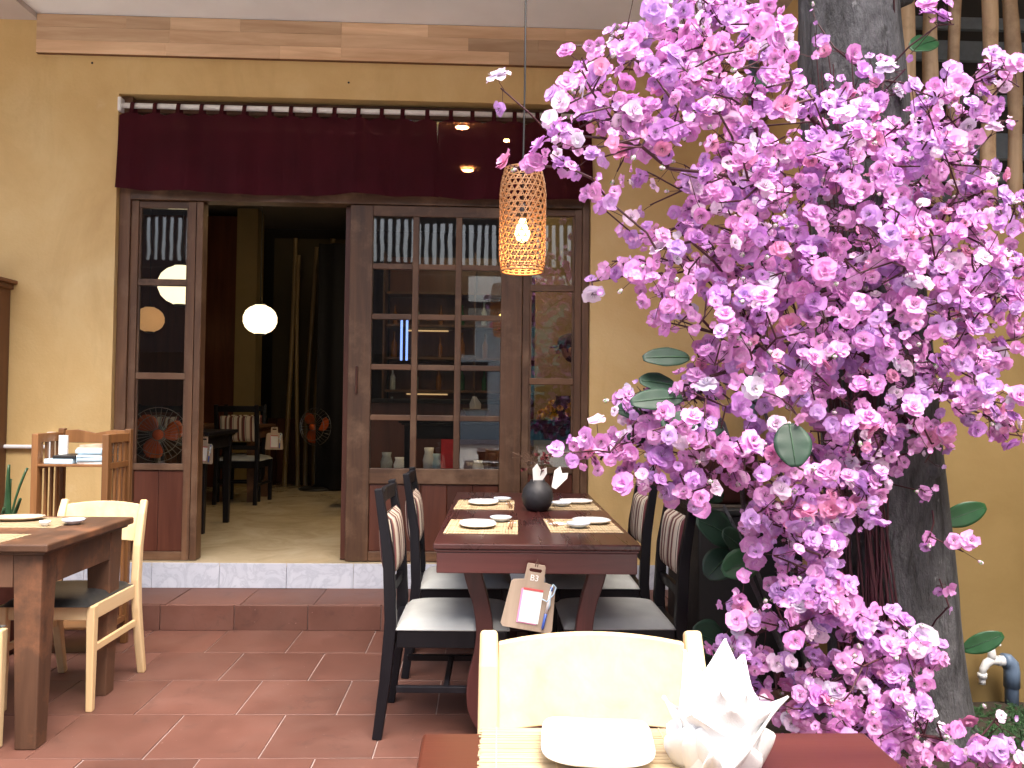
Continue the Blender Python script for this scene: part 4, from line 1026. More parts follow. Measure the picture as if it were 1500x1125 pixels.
dish(ware(-.13, .54), .048, 'pale blue sauce dish on the near left placemat behind the plate')
chopsticks(ware(-.088, .42), TA+R_(-4), .21, 'wooden chopsticks beside the near left plate')
rect_plate('rectangle_plate', ware(-.215, 1.14), TA-R_(3), .15, .20, 'white plate on the far left placemat', group='plates on the dark table')
dish(ware(-.12, 1.24), .046, 'pale sauce dish on the far left placemat')
chopsticks(ware(-.085, 1.08), TA+R_(3), .21, 'wooden chopsticks beside the far left plate')
rect_plate('rectangle_plate', ware(.255, .52), TA+R_(6), .16, .15, 'white plate on the near right placemat', group='plates on the dark table')
dish(ware(.185, .385), .050, 'pale blue sauce dish on the near right placemat before the plate')
napkin_flat(ware(.11, .46), .5, 'crumpled paper napkin on the near right placemat')
chopsticks(ware(.085, .49), TA+R_(8), .18, 'wooden chopsticks on the near right placemat')
rect_plate('rectangle_plate', ware(.255, 1.21), TA, .17, .14, 'white plate on the far right placemat', group='plates on the dark table')
dish(ware(.17, 1.08), .050, 'pale sauce dish on the far right placemat')
chopsticks(ware(.08, 1.20), TA+R_(15), .18, 'wooden chopsticks on the far right placemat')
# vase
vz = thing('round_vase', 'round black vase with dried red flowers on the dark table', 'vase', tl(.045, .93, TH+.0006), 0)
MB().lathe([(.035, 0), (.05, .004), (.068, .03), (.076, .065), (.070, .10), (.050, .128), (.036, .138), (.036, .146), (.030, .146), (.030, .132)], 28).build('vase', 'dark_ceramic', vz, smooth=True)
rr = random.Random(21); tw = MB(); fl = MB(); dr = MB()
for i in range(22):
    a = rr.uniform(0, 6.28); h = rr.uniform(.19, .29); sp = rr.uniform(.02, .075); q = Vector((math.cos(a)*sp - (.03 if i > 12 else 0), math.sin(a)*sp, h))
    tw.tube([(0, 0, .10), (q.x*.35, q.y*.35, .17), q], .0011, 4)
    if i < 12:
        for k in range(7):
            d = Vector((rr.uniform(-1, 1), rr.uniform(-1, 1), rr.uniform(-.4, 1)))*.018; g = d.orthogonal().normalized()*.009
            fl.add([q*.93, q*.93+d*.5+g, q*.93+d, q*.93+d*.5-g], [(0, 1, 2, 3)])
    else:
        for k in range(9):
            d = q + Vector((rr.uniform(-.05, .02), rr.uniform(-.03, .03), rr.uniform(-.03, .04))); tw.tube([q*.95, d], .0007, 3); dr.blob(d, .0028, 5, 4)
tw.build('twigs', 'dry_twig', vz); fl.build('red_flowers', 'dark_flower', vz)['kind'] = 'stuff'; dr.build('dry_buds', 'dry_twig', vz)['kind'] = 'stuff'
for s, a in ((-1, .25), (1, -.5)):
    MB().prism([(-.012, .12), (.012, .12), (.038, .19), (.030, .215), (.004, .20), (-.020, .225), (-.036, .195)], -.003, .003, M=TR(s*.030-.006, -.022, .0) @ Matrix.Rotation(a*s*-.9, 4, 'Y') @ rotz(a)).build('paper_napkin', 'paper_white', vz)

# ------------------------------------------------------------------ pendant lamp
lc = at(765.5, 323, 3.4)
pl = thing('pendant_lamp', 'woven rattan pendant lamp with glowing bulb over the dark table', 'lamp', (lc.x, 3.4, lc.z))
HH, RR = .218, .098
def rad_(z):    # z from -HH .. HH
    t = (z+HH)/(2*HH)
    return RR*(1.0 - .20*max(0, (t-.72)/.28)**2 - .10*max(0, (.16-t)/.16)**1.5)
mb = MB(); NS = 21
def strip(pts, w_):
    vs = []; n = len(pts)
    for i, p in enumerate(pts):
        d = (pts[min(i+1, n-1)]-pts[max(i-1, 0)]).normalized(); nr = Vector((p.x, p.y, 0)).normalized(); s_ = d.cross(nr).normalized()
        vs += [p - s_*w_/2 + nr*.0006, p + s_*w_/2 + nr*.0006, p + s_*w_/2 - nr*.0006, p - s_*w_/2 - nr*.0006]
    fs = []
    for i in range(n-1):
        for k in range(4): fs.append((4*i+k, 4*i+(k+1) % 4, 4*i+4+(k+1) % 4, 4*i+4+k))
    mb.add(vs, fs)
turn = (2*HH)/math.tan(R_(60))/RR
for i in range(NS):
    for sgn in (-1, 1):
        a0 = 2*PI*(i+(.25 if sgn > 0 else -.25)*1)/NS; pts = []
        for k in range(37):
            z = -HH + 2*HH*k/36; a = a0 + sgn*turn*k/36; r = rad_(z) + .0012*sgn + .0009*math.sin(a*NS*2)
            pts.append(Vector((r*math.cos(a), r*math.sin(a), z)))
        strip(pts, .0042)
nr_ = int(2*HH/(2*PI*RR/NS*.866))
for j in range(nr_+1):
    z = -HH + 2*HH*(j+.5)/(nr_+1); strip([Vector(((rad_(z)+.0008*math.sin(k*1.9))*math.cos(2*PI*k/48), rad_(z)*math.sin(2*PI*k/48), z)) for k in range(49)], .0040)
mb.build('woven_shade', 'rattan', pl)
for z, w_ in ((-HH, .008), (HH, .006), (-HH+.014, .005), (-HH+.024, .004)):
    r = rad_(z); MB().tube([(r*math.cos(2*PI*k/40), r*math.sin(2*PI*k/40), z) for k in range(41)], w_/2, 7).build('rim', 'rattan', pl, smooth=True)
for k in range(3):
    a = k*2*PI/3+.3; MB().tube([(rad_(HH)*math.cos(a), rad_(HH)*math.sin(a), HH), (0, 0, HH+.05)], .0012, 4).build('hanger', 'cord_black', pl)
MB().tube([(0, 0, 3.617-lc.z), (.003, 0, .6), (0, 0, HH+.05), (0, 0, .06)], .0042, 8).build('cord', 'cord_black', pl, smooth=True)
MB().lathe([(.012, .072), (.019, .062), (.019, .02), (.015, .010)], 14).build('socket', 'black_plastic', pl, smooth=True)
MB().lathe([(.012, .012), (.014, 0), (.030, -.040), (.032, -.060), (.024, -.082), (.004, -.094)], 18).build('bulb', 'bulb_glass', pl, smooth=True)
ld = bpy.data.lights.new('bulb_light', 'POINT'); ld.energy = 1.5; ld.color = (1.0, .56, .22); ld.shadow_soft_size = .035
lo = bpy.data.objects.new('bulb_light', ld); COL.objects.link(lo); lo.parent = pl; lo.location = (0, 0, -.14)

# ------------------------------------------------------------------ pale wood chairs
def pale_chair():
    t = thing('pale_chair', 'x', 'chair', group='pale wood chairs')
    w, d = .43, .42           # front to +x, back at x=0
    for s in (-1, 1):
        y = s*(w/2-.004)
        MB().sweep([(-.085, y, 0), (-.045, y, .16), (-.012, y, .32), (0, y, .45), (-.012, y, .60), (-.045, y, .74), (-.070, y, .805)], [(.030, .040), (.036, .042), (.042, .042), (.044, .042), (.042, .042), (.036, .040), (.026, .036)]).build('rear_leg', 'pale_wood', t, bevel=.008, seg=3)
        y2 = s*(w/2-.01)
        MB().bar((d-.02, y2, 0), (d-.02, y2, .43), .030, .030, up=(0, 1, 0), w1=.040, h1=.040).build('front_leg', 'pale_wood', t, bevel=.005)
        MB().box(.024, d-.041, y2-.011, y2+.011, .37, .43).build('seat_rail', 'pale_wood_x', t, bevel=.003)
        MB().box(.0, d-.038, y2-.009, y2+.009, .235, .265).build('stretcher', 'pale_wood_x', t, bevel=.003)
    MB().box(d-.034, d-.010, -w/2+.033, w/2-.033, .37, .43).build('seat_rail', 'pale_wood', t, bevel=.003)
    MB().box(-.012, .012, -w/2+.026, w/2-.026, .37, .43).build('seat_rail', 'pale_wood', t, bevel=.003)
    def fn(u, v):
        a, c = u*2-1, v*2-1; k = (1-abs(a)**4)*(1-abs(c)**4)
        return Vector((.018 + u*(d+.004), (v-.5)*(w-.02), .432 + .026*max(0, k)**.33 + .006*k))
    mb = MB(); mb.grid(fn, 16, 16); mb.box(.018, .022+d, -(w-.02)/2, (w-.02)/2, .4305, .4325); mb.build('seat_cushion', 'black_pad', t, smooth=True)
    # curved back board
    vs = []; N = 14; mb = MB()
    def bk(sd):
        def g(u, v):
            yy = (u-.5)*(w-.048); z = .615 + v*.175 - .012*abs(u-.5)**2*(v-.5)*4; bow = -.030*(1-(2*u-1)**2); x = -.016 - (z-.6)*.24 + bow + sd*.009
            return Vector((x, yy, z + (.006*(1-(2*u-1)**2) if v > .5 else .010*(1-(2*u-1)**2))))
        return g
    f1, f2 = bk(1), bk(-1); M_ = 4
    vs = [f1(i/N, j/M_) for j in range(M_+1) for i in range(N+1)] + [f2(i/N, j/M_) for j in range(M_+1) for i in range(N+1)]
    o = (N+1)*(M_+1); fs = []
    for j in range(M_):
        for i in range(N):
            a = j*(N+1)+i; fs += [(a, a+1, a+N+2, a+N+1), (o+a, o+a+N+1, o+a+N+2, o+a+1)]
    for i in range(N):
        fs += [(i, o+i, o+i+1, i+1), (M_*(N+1)+i, M_*(N+1)+i+1, o+M_*(N+1)+i+1, o+M_*(N+1)+i)]
    for j in range(M_):
        a = j*(N+1); fs += [(a, a+N+1, o+a+N+1, o+a), (a+N, o+a+N, o+a+N+N+1, a+N+N+1)]
    mb.add(vs, fs); mb.build('back_board', 'pale_wood_x', t, smooth=False, bevel=.003)
    return t
pc = pale_chair(); pc['label'] = 'pale wood chair in front, its curved back facing the near table'
pc.location = (.228, 1.60, 0); pc.rotation_euler = (0, 0, R_(-90))
c_ = dup(pc, (-1.765, 3.77, 0), R_(-90), 'pale wood chair with black seat behind the left table'); c_.scale = (1, .86, 1)
dup(pc, (-1.96, 2.62, 0), R_(90), 'pale wood chair with black seat tucked under the near side of left table')

# ------------------------------------------------------------------ left table
simple_table('dining_table', 'worn brown wooden table at the left edge', -2.75, -1.555, 2.95, 3.665, 0, .75, 'worn_table', 'worn_leg', .105, None, .12, .03)
z7 = .7506
placemat((-1.93, 3.46, z7), R_(2), .40, .29, 'bamboo placemat on the far side of the left table', 30, along='x', group='placemats on the left table')
placemat((-1.93, 3.07, z7), R_(-3), .40, .20, 'bamboo placemat on the near side of the left table', 22, along='x', group='placemats on the left table')
dish(tuple(at(108, 757, 3.42).xy) + (z7+.003,), .045, 'small white sauce dish on the far placemat of the left table', 'porcelain_blue')
dish(tuple(at(66, 762, 3.36).xy) + (z7+.003,), .022, 'tiny white spoon rest on the far placemat of left table', 'porcelain')
rect_plate('rectangle_plate', (-1.98, 3.52, z7+.0034), R_(5), .20, .14, 'plate with brown napkin on the left table', mtn='clip_wood')
chopsticks((-1.98, 3.10, z7+.0034), R_(80), .20, 'wooden chopsticks on the near placemat of the left table')

# ------------------------------------------------------------------ foreground table
ft_ = thing('front_table', 'reddish brown wooden table at the bottom edge of view', 'table', (.265, .93, 0))
MB().box(-.355, .355, -.36, .36, .722, .75).build('table_top', 'front_table', ft_, bevel=.006)
MB().box(-.335, .335, .325, .345, .63, .7215).build('apron', 'front_table', ft_, bevel=.003)
MB().box(-.335, .335, -.345, -.325, .63, .7215).build('apron', 'front_table', ft_, bevel=.003)
for sx in (-1, 1):
    MB().box(sx*.325-.01, sx*.325+.01, -.3245, .3245, .63, .7215).build('apron', 'front_table', ft_, bevel=.003)
    for sy in (-1, 1): MB().box(sx*.30-.026+sx*-.0, sx*.30+.026-(.02 if sx > 0 else 0)+0.0, sy*.29-.026, sy*.29+.026, 0, .7215).build('leg', 'front_table', ft_, bevel=.004)
placemat((.155, 1.165, .7506), R_(-1), .31, .27, 'straw coloured bamboo placemat on the front table', 62, along='x', group='placemat on the front table')
rect_plate('square_plate', (.175, 1.205, .7542), R_(-6), .165, .165, 'white square plate with curved rim on the front table', e=4.5, lift=.014, curl=.6)
# folded napkin: pointed leaves rising from a flared body
nk = thing('folded_napkin', 'white cloth napkin folded into pointed leaves on the front table', 'napkin', (.345, 1.165, .7542)); nk.scale = (1.14, 1.14, 1.08)
def nleaf(az, lean, h, wd, tw_, base=.030):
    d = Vector((math.cos(az), math.sin(az), 0)); s_ = Vector((-math.sin(az), math.cos(az), 0))
    def g(u, v):
        a = (u-.5)*2; wv = wd*(1-max(0, (v-.45)/.55)**1.25)*(.80+.25*math.sin(PI*min(1, v*1.25))) + .003
        r = base + lean*v**1.3 - .26*wv*a*a*(1-v*.5) + .0025*math.sin(v*6+u*4+az)
        return d*r + s_*(a*wv*.5 + tw_*v) + Vector((0, 0, .001+h*v))
    o = MB().grid(g, 14, 16).build('leaf_fold', 'napkin_cloth', nk, smooth=True); o.modifiers.new('thick', 'SOLIDIFY').thickness = .003
for a_, ln, h, wd, tw_ in ((-90, .022, .095, .13, 0), (-40, .038, .088, .12, 0), (-10, .055, .094, .12, .0), (40, .022, .135, .10, -.004), (85, .008, .155, .095, -.016), (130, .018, .140, .10, .004), (180, .040, .090, .12, 0), (225, .030, .084, .12, 0), (-65, .018, .108, .12, 0), (255, .018, .112, .12, 0)):
    nleaf(R_(a_), ln, h, wd, tw_)
MB().lathe([(.046, 0), (.050, .01), (.048, .035), (.040, .07), (.018, .10)], 24).build('core_fold', 'napkin_cloth', nk, smooth=True)

# ------------------------------------------------------------------ magazine rack, snake plant, conduit, cabinet
rk = thing('magazine_rack', 'slatted brown wooden magazine rack standing against the yellow wall', 'rack', (-2.04, 4.19, 0), 0)
rw, rd_, rh = .375, .28, 1.10
for sx in (-1, 1):
    for sy in (-1, 1):
        hh = rh + (.02 if sy > 0 else 0)
        MB().box(sx*(rw/2-.016)-.016, sx*(rw/2-.016)+.016, sy*(rd_/2-.016)-.016, sy*(rd_/2-.016)+.016, 0, hh).build('post', 'rack_wood', rk, bevel=.004)
    for z in (.12, .55, .925): MB().box(sx*(rw/2-.016)-.010, sx*(rw/2-.016)+.010, -rd_/2+.033, rd_/2-.033, z, z+.03).build('side_rail', 'rack_wood', rk, bevel=.002)
    MB().box(sx*(rw/2-.016)-.013, sx*(rw/2-.016)+.013, -rd_/2+.033, rd_/2-.033, rh-.045, rh).build('side_rail', 'rack_wood', rk, bevel=.003)
    for k in range(4):
        y = -rd_/2 + .033 + (rd_-.066)*(k+.5)/4; MB().box(sx*(rw/2-.016)-.006, sx*(rw/2-.016)+.006, y-.010, y+.010, .151, .549).build('slat', 'rack_wood', rk, bevel=.002)
        MB().box(sx*(rw/2-.016)-.006, sx*(rw/2-.016)+.006, y-.010, y+.010, .581, .924).build('slat', 'rack_wood', rk, bevel=.002)
        MB().box(sx*(rw/2-.016)-.006, sx*(rw/2-.016)+.006, y-.010, y+.010, .956, rh-.0455).build('slat', 'rack_wood', rk, bevel=.002)
MB().prism([(-rw/2+.033, rh-.055), (rw/2-.033, rh-.055), (rw/2-.033, rh+.01), (rw*.25, rh+.014), (0, rh-.004), (-rw*.25, rh+.014), (-rw/2+.033, rh+.01)], rd_/2-.024, rd_/2-.006).build('crest_rail', 'rack_wood', rk, bevel=.002)
for z in (.15, .575, .95): MB().box(-rw/2+.027, rw/2-.027, -rd_/2+.004, rd_/2-.034, z-.012, z).build('shelf', 'rack_wood', rk, bevel=.002)
rr = random.Random(2)
for i in range(9):
    o = MB().box(-.065, .065, -.095, .095, 0, .0085).build('booklet', 'paper_blue' if i % 4 else 'paper_white', loc=(-2.04+.085+rr.uniform(-.004, .004), 4.17+rr.uniform(-.006, .006), .9506+i*.0089)); o.rotation_euler = (0, 0, rr.uniform(-.05, .05))
    tag(o, '%s booklet, %s from the bottom of the stack on the magazine rack' % ('pale blue' if i % 4 else 'white', ['first', 'second', 'third', 'fourth', 'fifth', 'sixth', 'seventh', 'eighth', 'ninth'][i]), 'booklet', 'booklets stacked on the rack')
tag(MB().box(-.055, .055, -.09, .09, 0, .016).build('tray', 'black_plastic', bevel=.004, loc=(-2.085, 4.17, .9756)), 'black tray lying on flat grey magazines in the rack', 'tray')
tag(MB().box(-.07, .07, -.095, .095, 0, .024).build('magazine_pile', 'paper_blue', bevel=.002, loc=(-2.108, 4.17, .9506)), 'flat pile of grey blue magazines under the black tray', 'magazines')
o = tag(MB().box(-.022, .022, -.006, .006, 0, .11).build('leaflet', 'paper_white', loc=(-2.168, 4.24, .976)), 'white leaflet standing at the left post of the rack', 'leaflet')
tag(MB().prism([(-.055, 0), (.055, 0), (.058, .020), (.0, .010), (-.055, .014)], -.085, .085).build('open_booklet', 'clip_wood', loc=(-1.955, 4.17, 1.0312)), 'brown booklet lying on top of the blue stack', 'booklet')

sn = thing('snake_plant', 'dark green snake plant in a pot beside the magazine rack', 'plant', (-2.43, 4.15, 0))
MB().lathe([(.10, 0), (.12, .02), (.15, .50), (.16, .52), (.145, .52), (.14, .49), (.02, .48)], 22).build('pot', 'pot_red', sn, smooth=True)
rr = random.Random(14)
for i, (a, ln, h, wd) in enumerate([(0, .02, .46, .05), (.4, .09, .44, .046), (2.6, .10, .42, .05), (3.3, .16, .34, .045), (-.5, .14, .30, .042), (1.4, .05, .38, .045), (4.4, .08, .30, .04), (5.4, .13, .26, .04), (3.0, .05, .5, .05)]):
    d = Vector((math.cos(a), math.sin(a), 0)); s_ = Vector((-math.sin(a), math.cos(a), 0)) if i % 2 else Vector((1, -.2, 0)).normalized()
    def g(u, v, d=d, s_=s_, ln=ln, h=h, wd=wd, i=i):
        ww = wd*(.55+.45*math.sin(PI*min(1, v*1.1+.15)))*(1-v**3)+.001; q = (u-.5)*2
        return d*(.03+ln*v**1.5) + s_*(q*ww/2*1.0) + Vector((0, -.012*(1-q*q)+.01*math.sin(v*5+i), .48 + h*v))
    o = MB().grid(g, 6, 14).build('leaf', 'snake_leaf', sn, smooth=True); o.modifiers.new('thick', 'SOLIDIFY').thickness = .004
cdt = thing('conduit', 'white conduit pipe on the wall left of the magazine rack', 'pipe', (-2.66, 4.925, .985))
MB().tube([(-1.5, 0, 0), (.05, 0, 0)], .012, 10).build('pipe', 'white_plastic', cdt, smooth=True)
MB().box(.05, .085, -.02, .024, -.07, .09).build('junction_box', 'white_plastic', cdt, bevel=.004)
for x in (-.25, -.02): MB().box(x-.008, x+.008, -.014, .024, -.016, .016).build('clamp', 'white_plastic', cdt, bevel=.003)
cb = thing('wood_cabinet', 'tall brown wooden cabinet edge at the far left', 'cabinet', (-3.2, 4.75, 0))
MB().box(-.45, .335, -.12, .195, .06, 1.96).build('body', 'cabinet_wood', cb, bevel=.004); MB().box(-.48, .375, -.15, .198, 1.961, 1.985).build('crown', 'cabinet_wood', cb, bevel=.006); MB().box(-.46, .352, -.13, .197, 1.93, 1.9605).build('cornice', 'cabinet_wood', cb, bevel=.004); MB().box(-.44, .32, -.10, .19, 0, .0595).build('plinth', 'cabinet_wood', cb)

for x0, x1 in ((-.43, -.06), (-.055, .315)):
    d_ = MB().box(x0, x1, -.138, -.1205, .10, 1.90).build('door', 'cabinet_wood', cb, bevel=.004)
    for z0, z1 in ((.16, .95), (1.02, 1.84)): MB().box(x0+.06, x1-.06, -.146, -.1385, z0, z1).build('panel', 'cabinet_wood', d_, bevel=.006)
    kx = x1-.03 if x0 < -.2 else x0+.03
    MB().blob((kx, -.150, .98), .012, 10, 6).build('knob', 'black_metal', d_, smooth=True)
# ------------------------------------------------------------------ water tap
p = at(1478, 1000, 3.36); tp = thing('water_tap', 'white plastic water tap on a blue grey pipe by the garden wall', 'tap', (p.x+.012, 3.36, 0))
za = at(1470, 968, 3.36).z
pp = [(0, 0, -.03), (0, 0, za-.045), (-.004, 0, za-.018), (-.018, 0, za-.003), (-.034, 0, za)]
MB().tube(pp, .027, 16).build('pipe', 'blue_pvc', tp, smooth=True)
MB().tube([(0, 0, za-.11), (0, 0, za-.045), (-.004, 0, za-.016), (-.02, 0, za), (-.036, 0, za)], .032, 16).build('elbow', 'blue_pvc', tp, smooth=True)
MB().tube([(-.034, 0, za), (-.060, 0, za)], .022, 14).build('collar', 'white_plastic', tp, smooth=True)
MB().tube([(-.060, 0, za), (-.088, 0, za+.002), (-.108, 0, za-.010), (-.124, 0, za-.034), (-.128, 0, za-.062)], [.018, .019, .018, .015, .014], 14).build('spout', 'white_plastic', tp, smooth=True)
MB().lathe([(.019, -.02), (.019, 0), (.015, .001), (.015, -.0)], 14, c=(-.128, 0, za-.052)).build('spout_ring', 'white_plastic', tp, smooth=True)
MB().tube([(-.128, 0, za-.073), (-.128, 0, za-.098)], .0135, 12).build('nozzle', 'white_plastic', tp, smooth=True)
MB().tube([(-.086, 0, za), (-.086, 0, za+.032), (-.086, 0, za+.062)], [.018, .016, .011], 14).build('valve', 'white_plastic', tp, smooth=True)
MB().box(-.128, -.050, -.010, .010, za+.063, za+.074).build('lever', 'white_plastic', tp, bevel=.003); MB().box(-.126, -.052, -.008, .008, za+.0745, za+.080).build('lever_cap', 'blue_plastic', tp, bevel=.002)
# ------------------------------------------------------------------ tree with its tied on blossom branches
tr_ = thing('blossom_tree', 'grey barked tree trunk dressed with pink and lilac cherry blossom branches', 'tree', (1.655, 3.14, 0))
ORG = Vector((1.655, 3.14, 0))
def trunk_c(z):   # axis of the trunk, world
    return Vector((1.655 - .078*z + .006*math.sin(z*2), 3.14 - .01*z, z))
def trunk_r(z):
    return .243 - .020*z + .05*math.exp(-z*6) + .008*math.sin(z*3.1)
NA, NZ = 56, 130; ZT = 4.6
def tk(u, v):
    z = -.06 + v*(ZT+.06); a = u*2*PI; d = Vector((math.cos(a), math.sin(a), 0))
    r = trunk_r(max(z, 0))*(1 + .05*mnoise.noise(Vector((d.x*1.6, d.y*1.6, z*1.1))) + .05*mnoise.noise(Vector((d.x*4, d.y*4, z*2.2))) + .022*mnoise.noise(Vector((d.x*14, d.y*14, z*5))) )
    return trunk_c(z) + d*r - ORG
mb = MB(); mb.grid(tk, NA, NZ); mb.build('trunk', 'bark', tr_, smooth=True)
for (z, a, L) in ((2.86, -.05, .06), (2.2, -2.2, .05), (1.0, -1.2, .035)):
    c = trunk_c(z); d = Vector((math.cos(a), math.sin(a), .2)); s = c + d*(trunk_r(z)*.85) - ORG
    MB().tube([s, s + d*L*.6, s + d*(L+.03)], [.045, .034, .022], 9).build('knot', 'bark', tr_, smooth=True)

rng = random.Random(77)
# (x, y, rx, ry, clusters, depth, depth spread)  where the sprays hang, measured on the photograph
ELL = [(1020, 50, 130, 60, 21, 2.55, .3), (950, 130, 130, 70, 15, 2.5, .25), (890, 210, 90, 55, 10, 2.45, .2), (740, 140, 28, 14, 1, 2.45, .05), (830, 110, 45, 45, 3, 2.5, .1), (785, 240, 38, 14, 2, 2.42, .05),
       (860, 290, 40, 36, 2, 2.45, .1), (1100, 190, 160, 110, 26, 2.55, .3), (1040, 300, 120, 80, 15, 2.55, .25), (1180, 310, 180, 110, 31, 2.6, .28), (1215, 60, 40, 45, 2, 2.85, .08),
       (1395, 40, 40, 30, 1, 2.7, .1), (1430, 25, 50, 20, 1, 2.7, .1), (1330, 160, 110, 60, 14, 2.65, .22), (1440, 150, 70, 60, 7, 2.7, .2), (1320, 270, 150, 80, 26, 2.65, .25), (1440, 360, 80, 80, 15, 2.7, .2),
       (980, 380, 90, 45, 8, 2.55, .2), (885, 425, 30, 18, 2, 2.5, .05), (900, 370, 25, 18, 1, 2.5, .05), (1060, 430, 110, 65, 14, 2.55, .25), (1200, 440, 150, 90, 27, 2.6, .25), (1350, 430, 130, 80, 22, 2.65, .25),
       (1450, 480, 60, 60, 9, 2.7, .15), (1470, 600, 50, 40, 5, 2.7, .1), (1400, 560, 70, 50, 10, 2.7, .2), (1090, 560, 110, 60, 13, 2.55, .22), (1240, 560, 110, 80, 20, 2.6, .2), (935, 590, 40, 35, 4, 2.5, .12),
       (1000, 610, 70, 45, 6, 2.5, .2), (890, 660, 55, 22, 4, 2.48, .08), (822, 664, 22, 10, 1, 2.45, .03), (1020, 680, 100, 45, 11, 2.5, .2), (1130, 660, 70, 60, 8, 2.55, .2), (945, 715, 26, 9, 1, 2.45, .03), (990, 720, 35, 16, 2, 2.48, .06),
       (1240, 670, 80, 60, 13, 2.6, .2), (1330, 640, 60, 50, 7, 2.7, .15), (1230, 740, 70, 40, 9, 2.6, .15), (1140, 760, 55, 60, 11, 2.55, .15), (1180, 830, 50, 55, 10, 2.55, .12), (1170, 900, 45, 35, 4, 2.55, .12),
       (1230, 910, 55, 45, 6, 2.6, .12), (1080, 920, 26, 60, 5, 2.62, .08), (1110, 985, 40, 40, 4, 2.62, .1), (1250, 1000, 95, 45, 14, 2.62, .15), (1190, 1050, 55, 28, 6, 2.62, .08), (1320, 955, 55, 55, 9, 2.65, .12), (1300, 1060, 75, 50, 14, 2.62, .12),
       (1350, 790, 22, 14, 1, 2.75, .05), (1425, 815, 22, 16, 1, 2.68, .05), (1370, 710, 24, 24, 2, 2.72, .05), (1395, 885, 16, 20, 1, 2.75, .03), (1375, 1090, 35, 26, 3, 2.68, .05), (1435, 1100, 40, 20, 5, 2.65, .05), (1445, 1050, 40, 16, 3, 2.68, .05), (1375, 840, 24, 16, 1, 2.75, .04)]
cl = []
for (x, y, rx, ry, n, Y, sY) in ELL:
    for i in range(n if n < 4 else int(n*3.5)):
        a = rng.uniform(0, 2*PI); r = math.sqrt(rng.random()); p = at(x + rx*r*math.cos(a), y + ry*r*math.sin(a), Y + rng.uniform(-sY, sY))
        cl.append(p)
# a few sprays above and right of the frame and behind the trunk so the crown closes from other places
for i in range(46):
    a = rng.uniform(-PI, PI); z = rng.uniform(1.0, 2.8); c = trunk_c(z); d = Vector((math.cos(a), math.sin(a)*.5, 0)); p = c + d*rng.uniform(.4, .75)
    if p.y < 3.38 and p.x > 1.45 and p.x < 2.5 and not (-40 < proj(p)[0] < 1540 and -40 < proj(p)[1] < 1165): cl.append(p)
for i in range(26):
    cl.append(at(rng.uniform(880, 1480), rng.uniform(-230, -30), rng.uniform(2.4, 2.9)))
# branches: grow outward from ties on the trunk, each cluster joins the nearest limb
nodes = []   # (pos, parent, path length)
roots = []
for z, az in ((.02, -1.9), (.05, -1.3), (.45, -1.6), (.55, -2.1), (.9, -1.3), (1.0, -2.0), (1.25, -1.65), (1.5, -1.2), (1.55, -2.2), (1.8, -1.7), (2.1, -1.3), (2.2, -2.3), (2.5, -1.7), (2.75, -1.1), (2.9, -2.2)):
    c = trunk_c(z); p = c + Vector((math.cos(az), math.sin(az), 0))*(trunk_r(z)*1.02); nodes.append([p, -1, 0.0])
order = sorted(range(len(cl)), key=lambda i: min((cl[i]-nodes[k][0]).length for k in range(15)))
children = {}
leafn = []
for ci in order:
    p = cl[ci]; best = None
    for k, (q, par, L) in enumerate(nodes):
        dv = p - q; ds = dv.length
        if ds < .012: continue
        cost = ds + .25*L + (.35*max(0, q.z-p.z-.05) if p.z > .9 else 0)
        if par >= 0:
            pd = (q-nodes[par][0]); 
            if pd.length > 1e-4: cost += .28*ds*(1-pd.normalized().dot(dv.normalized()))
        if best is None or cost < best[0]: best = (cost, k, ds)
    _, k, ds = best; q = nodes[k][0]
    nseg = max(1, int(ds/.09)); par = k; bow = Vector((rng.uniform(-1, 1), rng.uniform(-1, 1), rng.uniform(-.1, 1.1)))*ds*.07
    for s in range(1, nseg+1):
        t0 = s/nseg; pt = q.lerp(p, t0) + bow*math.sin(PI*t0); nodes.append([pt, par, nodes[par][2] + ds/nseg]); par = len(nodes)-1
    leafn.append(par)
cnt = [0]*len(nodes)
for i in range(len(nodes)-1, -1, -1):
    cnt[i] += 1
    if nodes[i][1] >= 0: cnt[nodes[i][1]] += cnt[i]
def brad(i): return min(.010, .0021 + .00055*math.sqrt(cnt[i]))
mb = MB()
for i, (p, par, L) in enumerate(nodes):
    if par >= 0: mb.tube([nodes[par][0]-ORG, p-ORG], [min(brad(par), brad(i)*1.5), brad(i)], 5, cap=False)
# bundle of upright stems tied along the trunk
for i in range(30):
    az = rng.uniform(-2.95, -2.0); z0 = rng.uniform(.0, .5); z1 = rng.uniform(1.3, 2.7); pts = []
    for k in range(9):
        z = z0 + (z1-z0)*k/8; c = trunk_c(z); a = az + .12*math.sin(k*.5+i); rr_ = trunk_r(z)*1.06 + .012 + rng.uniform(0, .02) + .07*(k/8)**2
        pts.append(c + Vector((math.cos(a), math.sin(a), 0))*rr_ - ORG)
    mb.tube(pts, [.0055-.0004*k for k in range(9)], 5, cap=False)
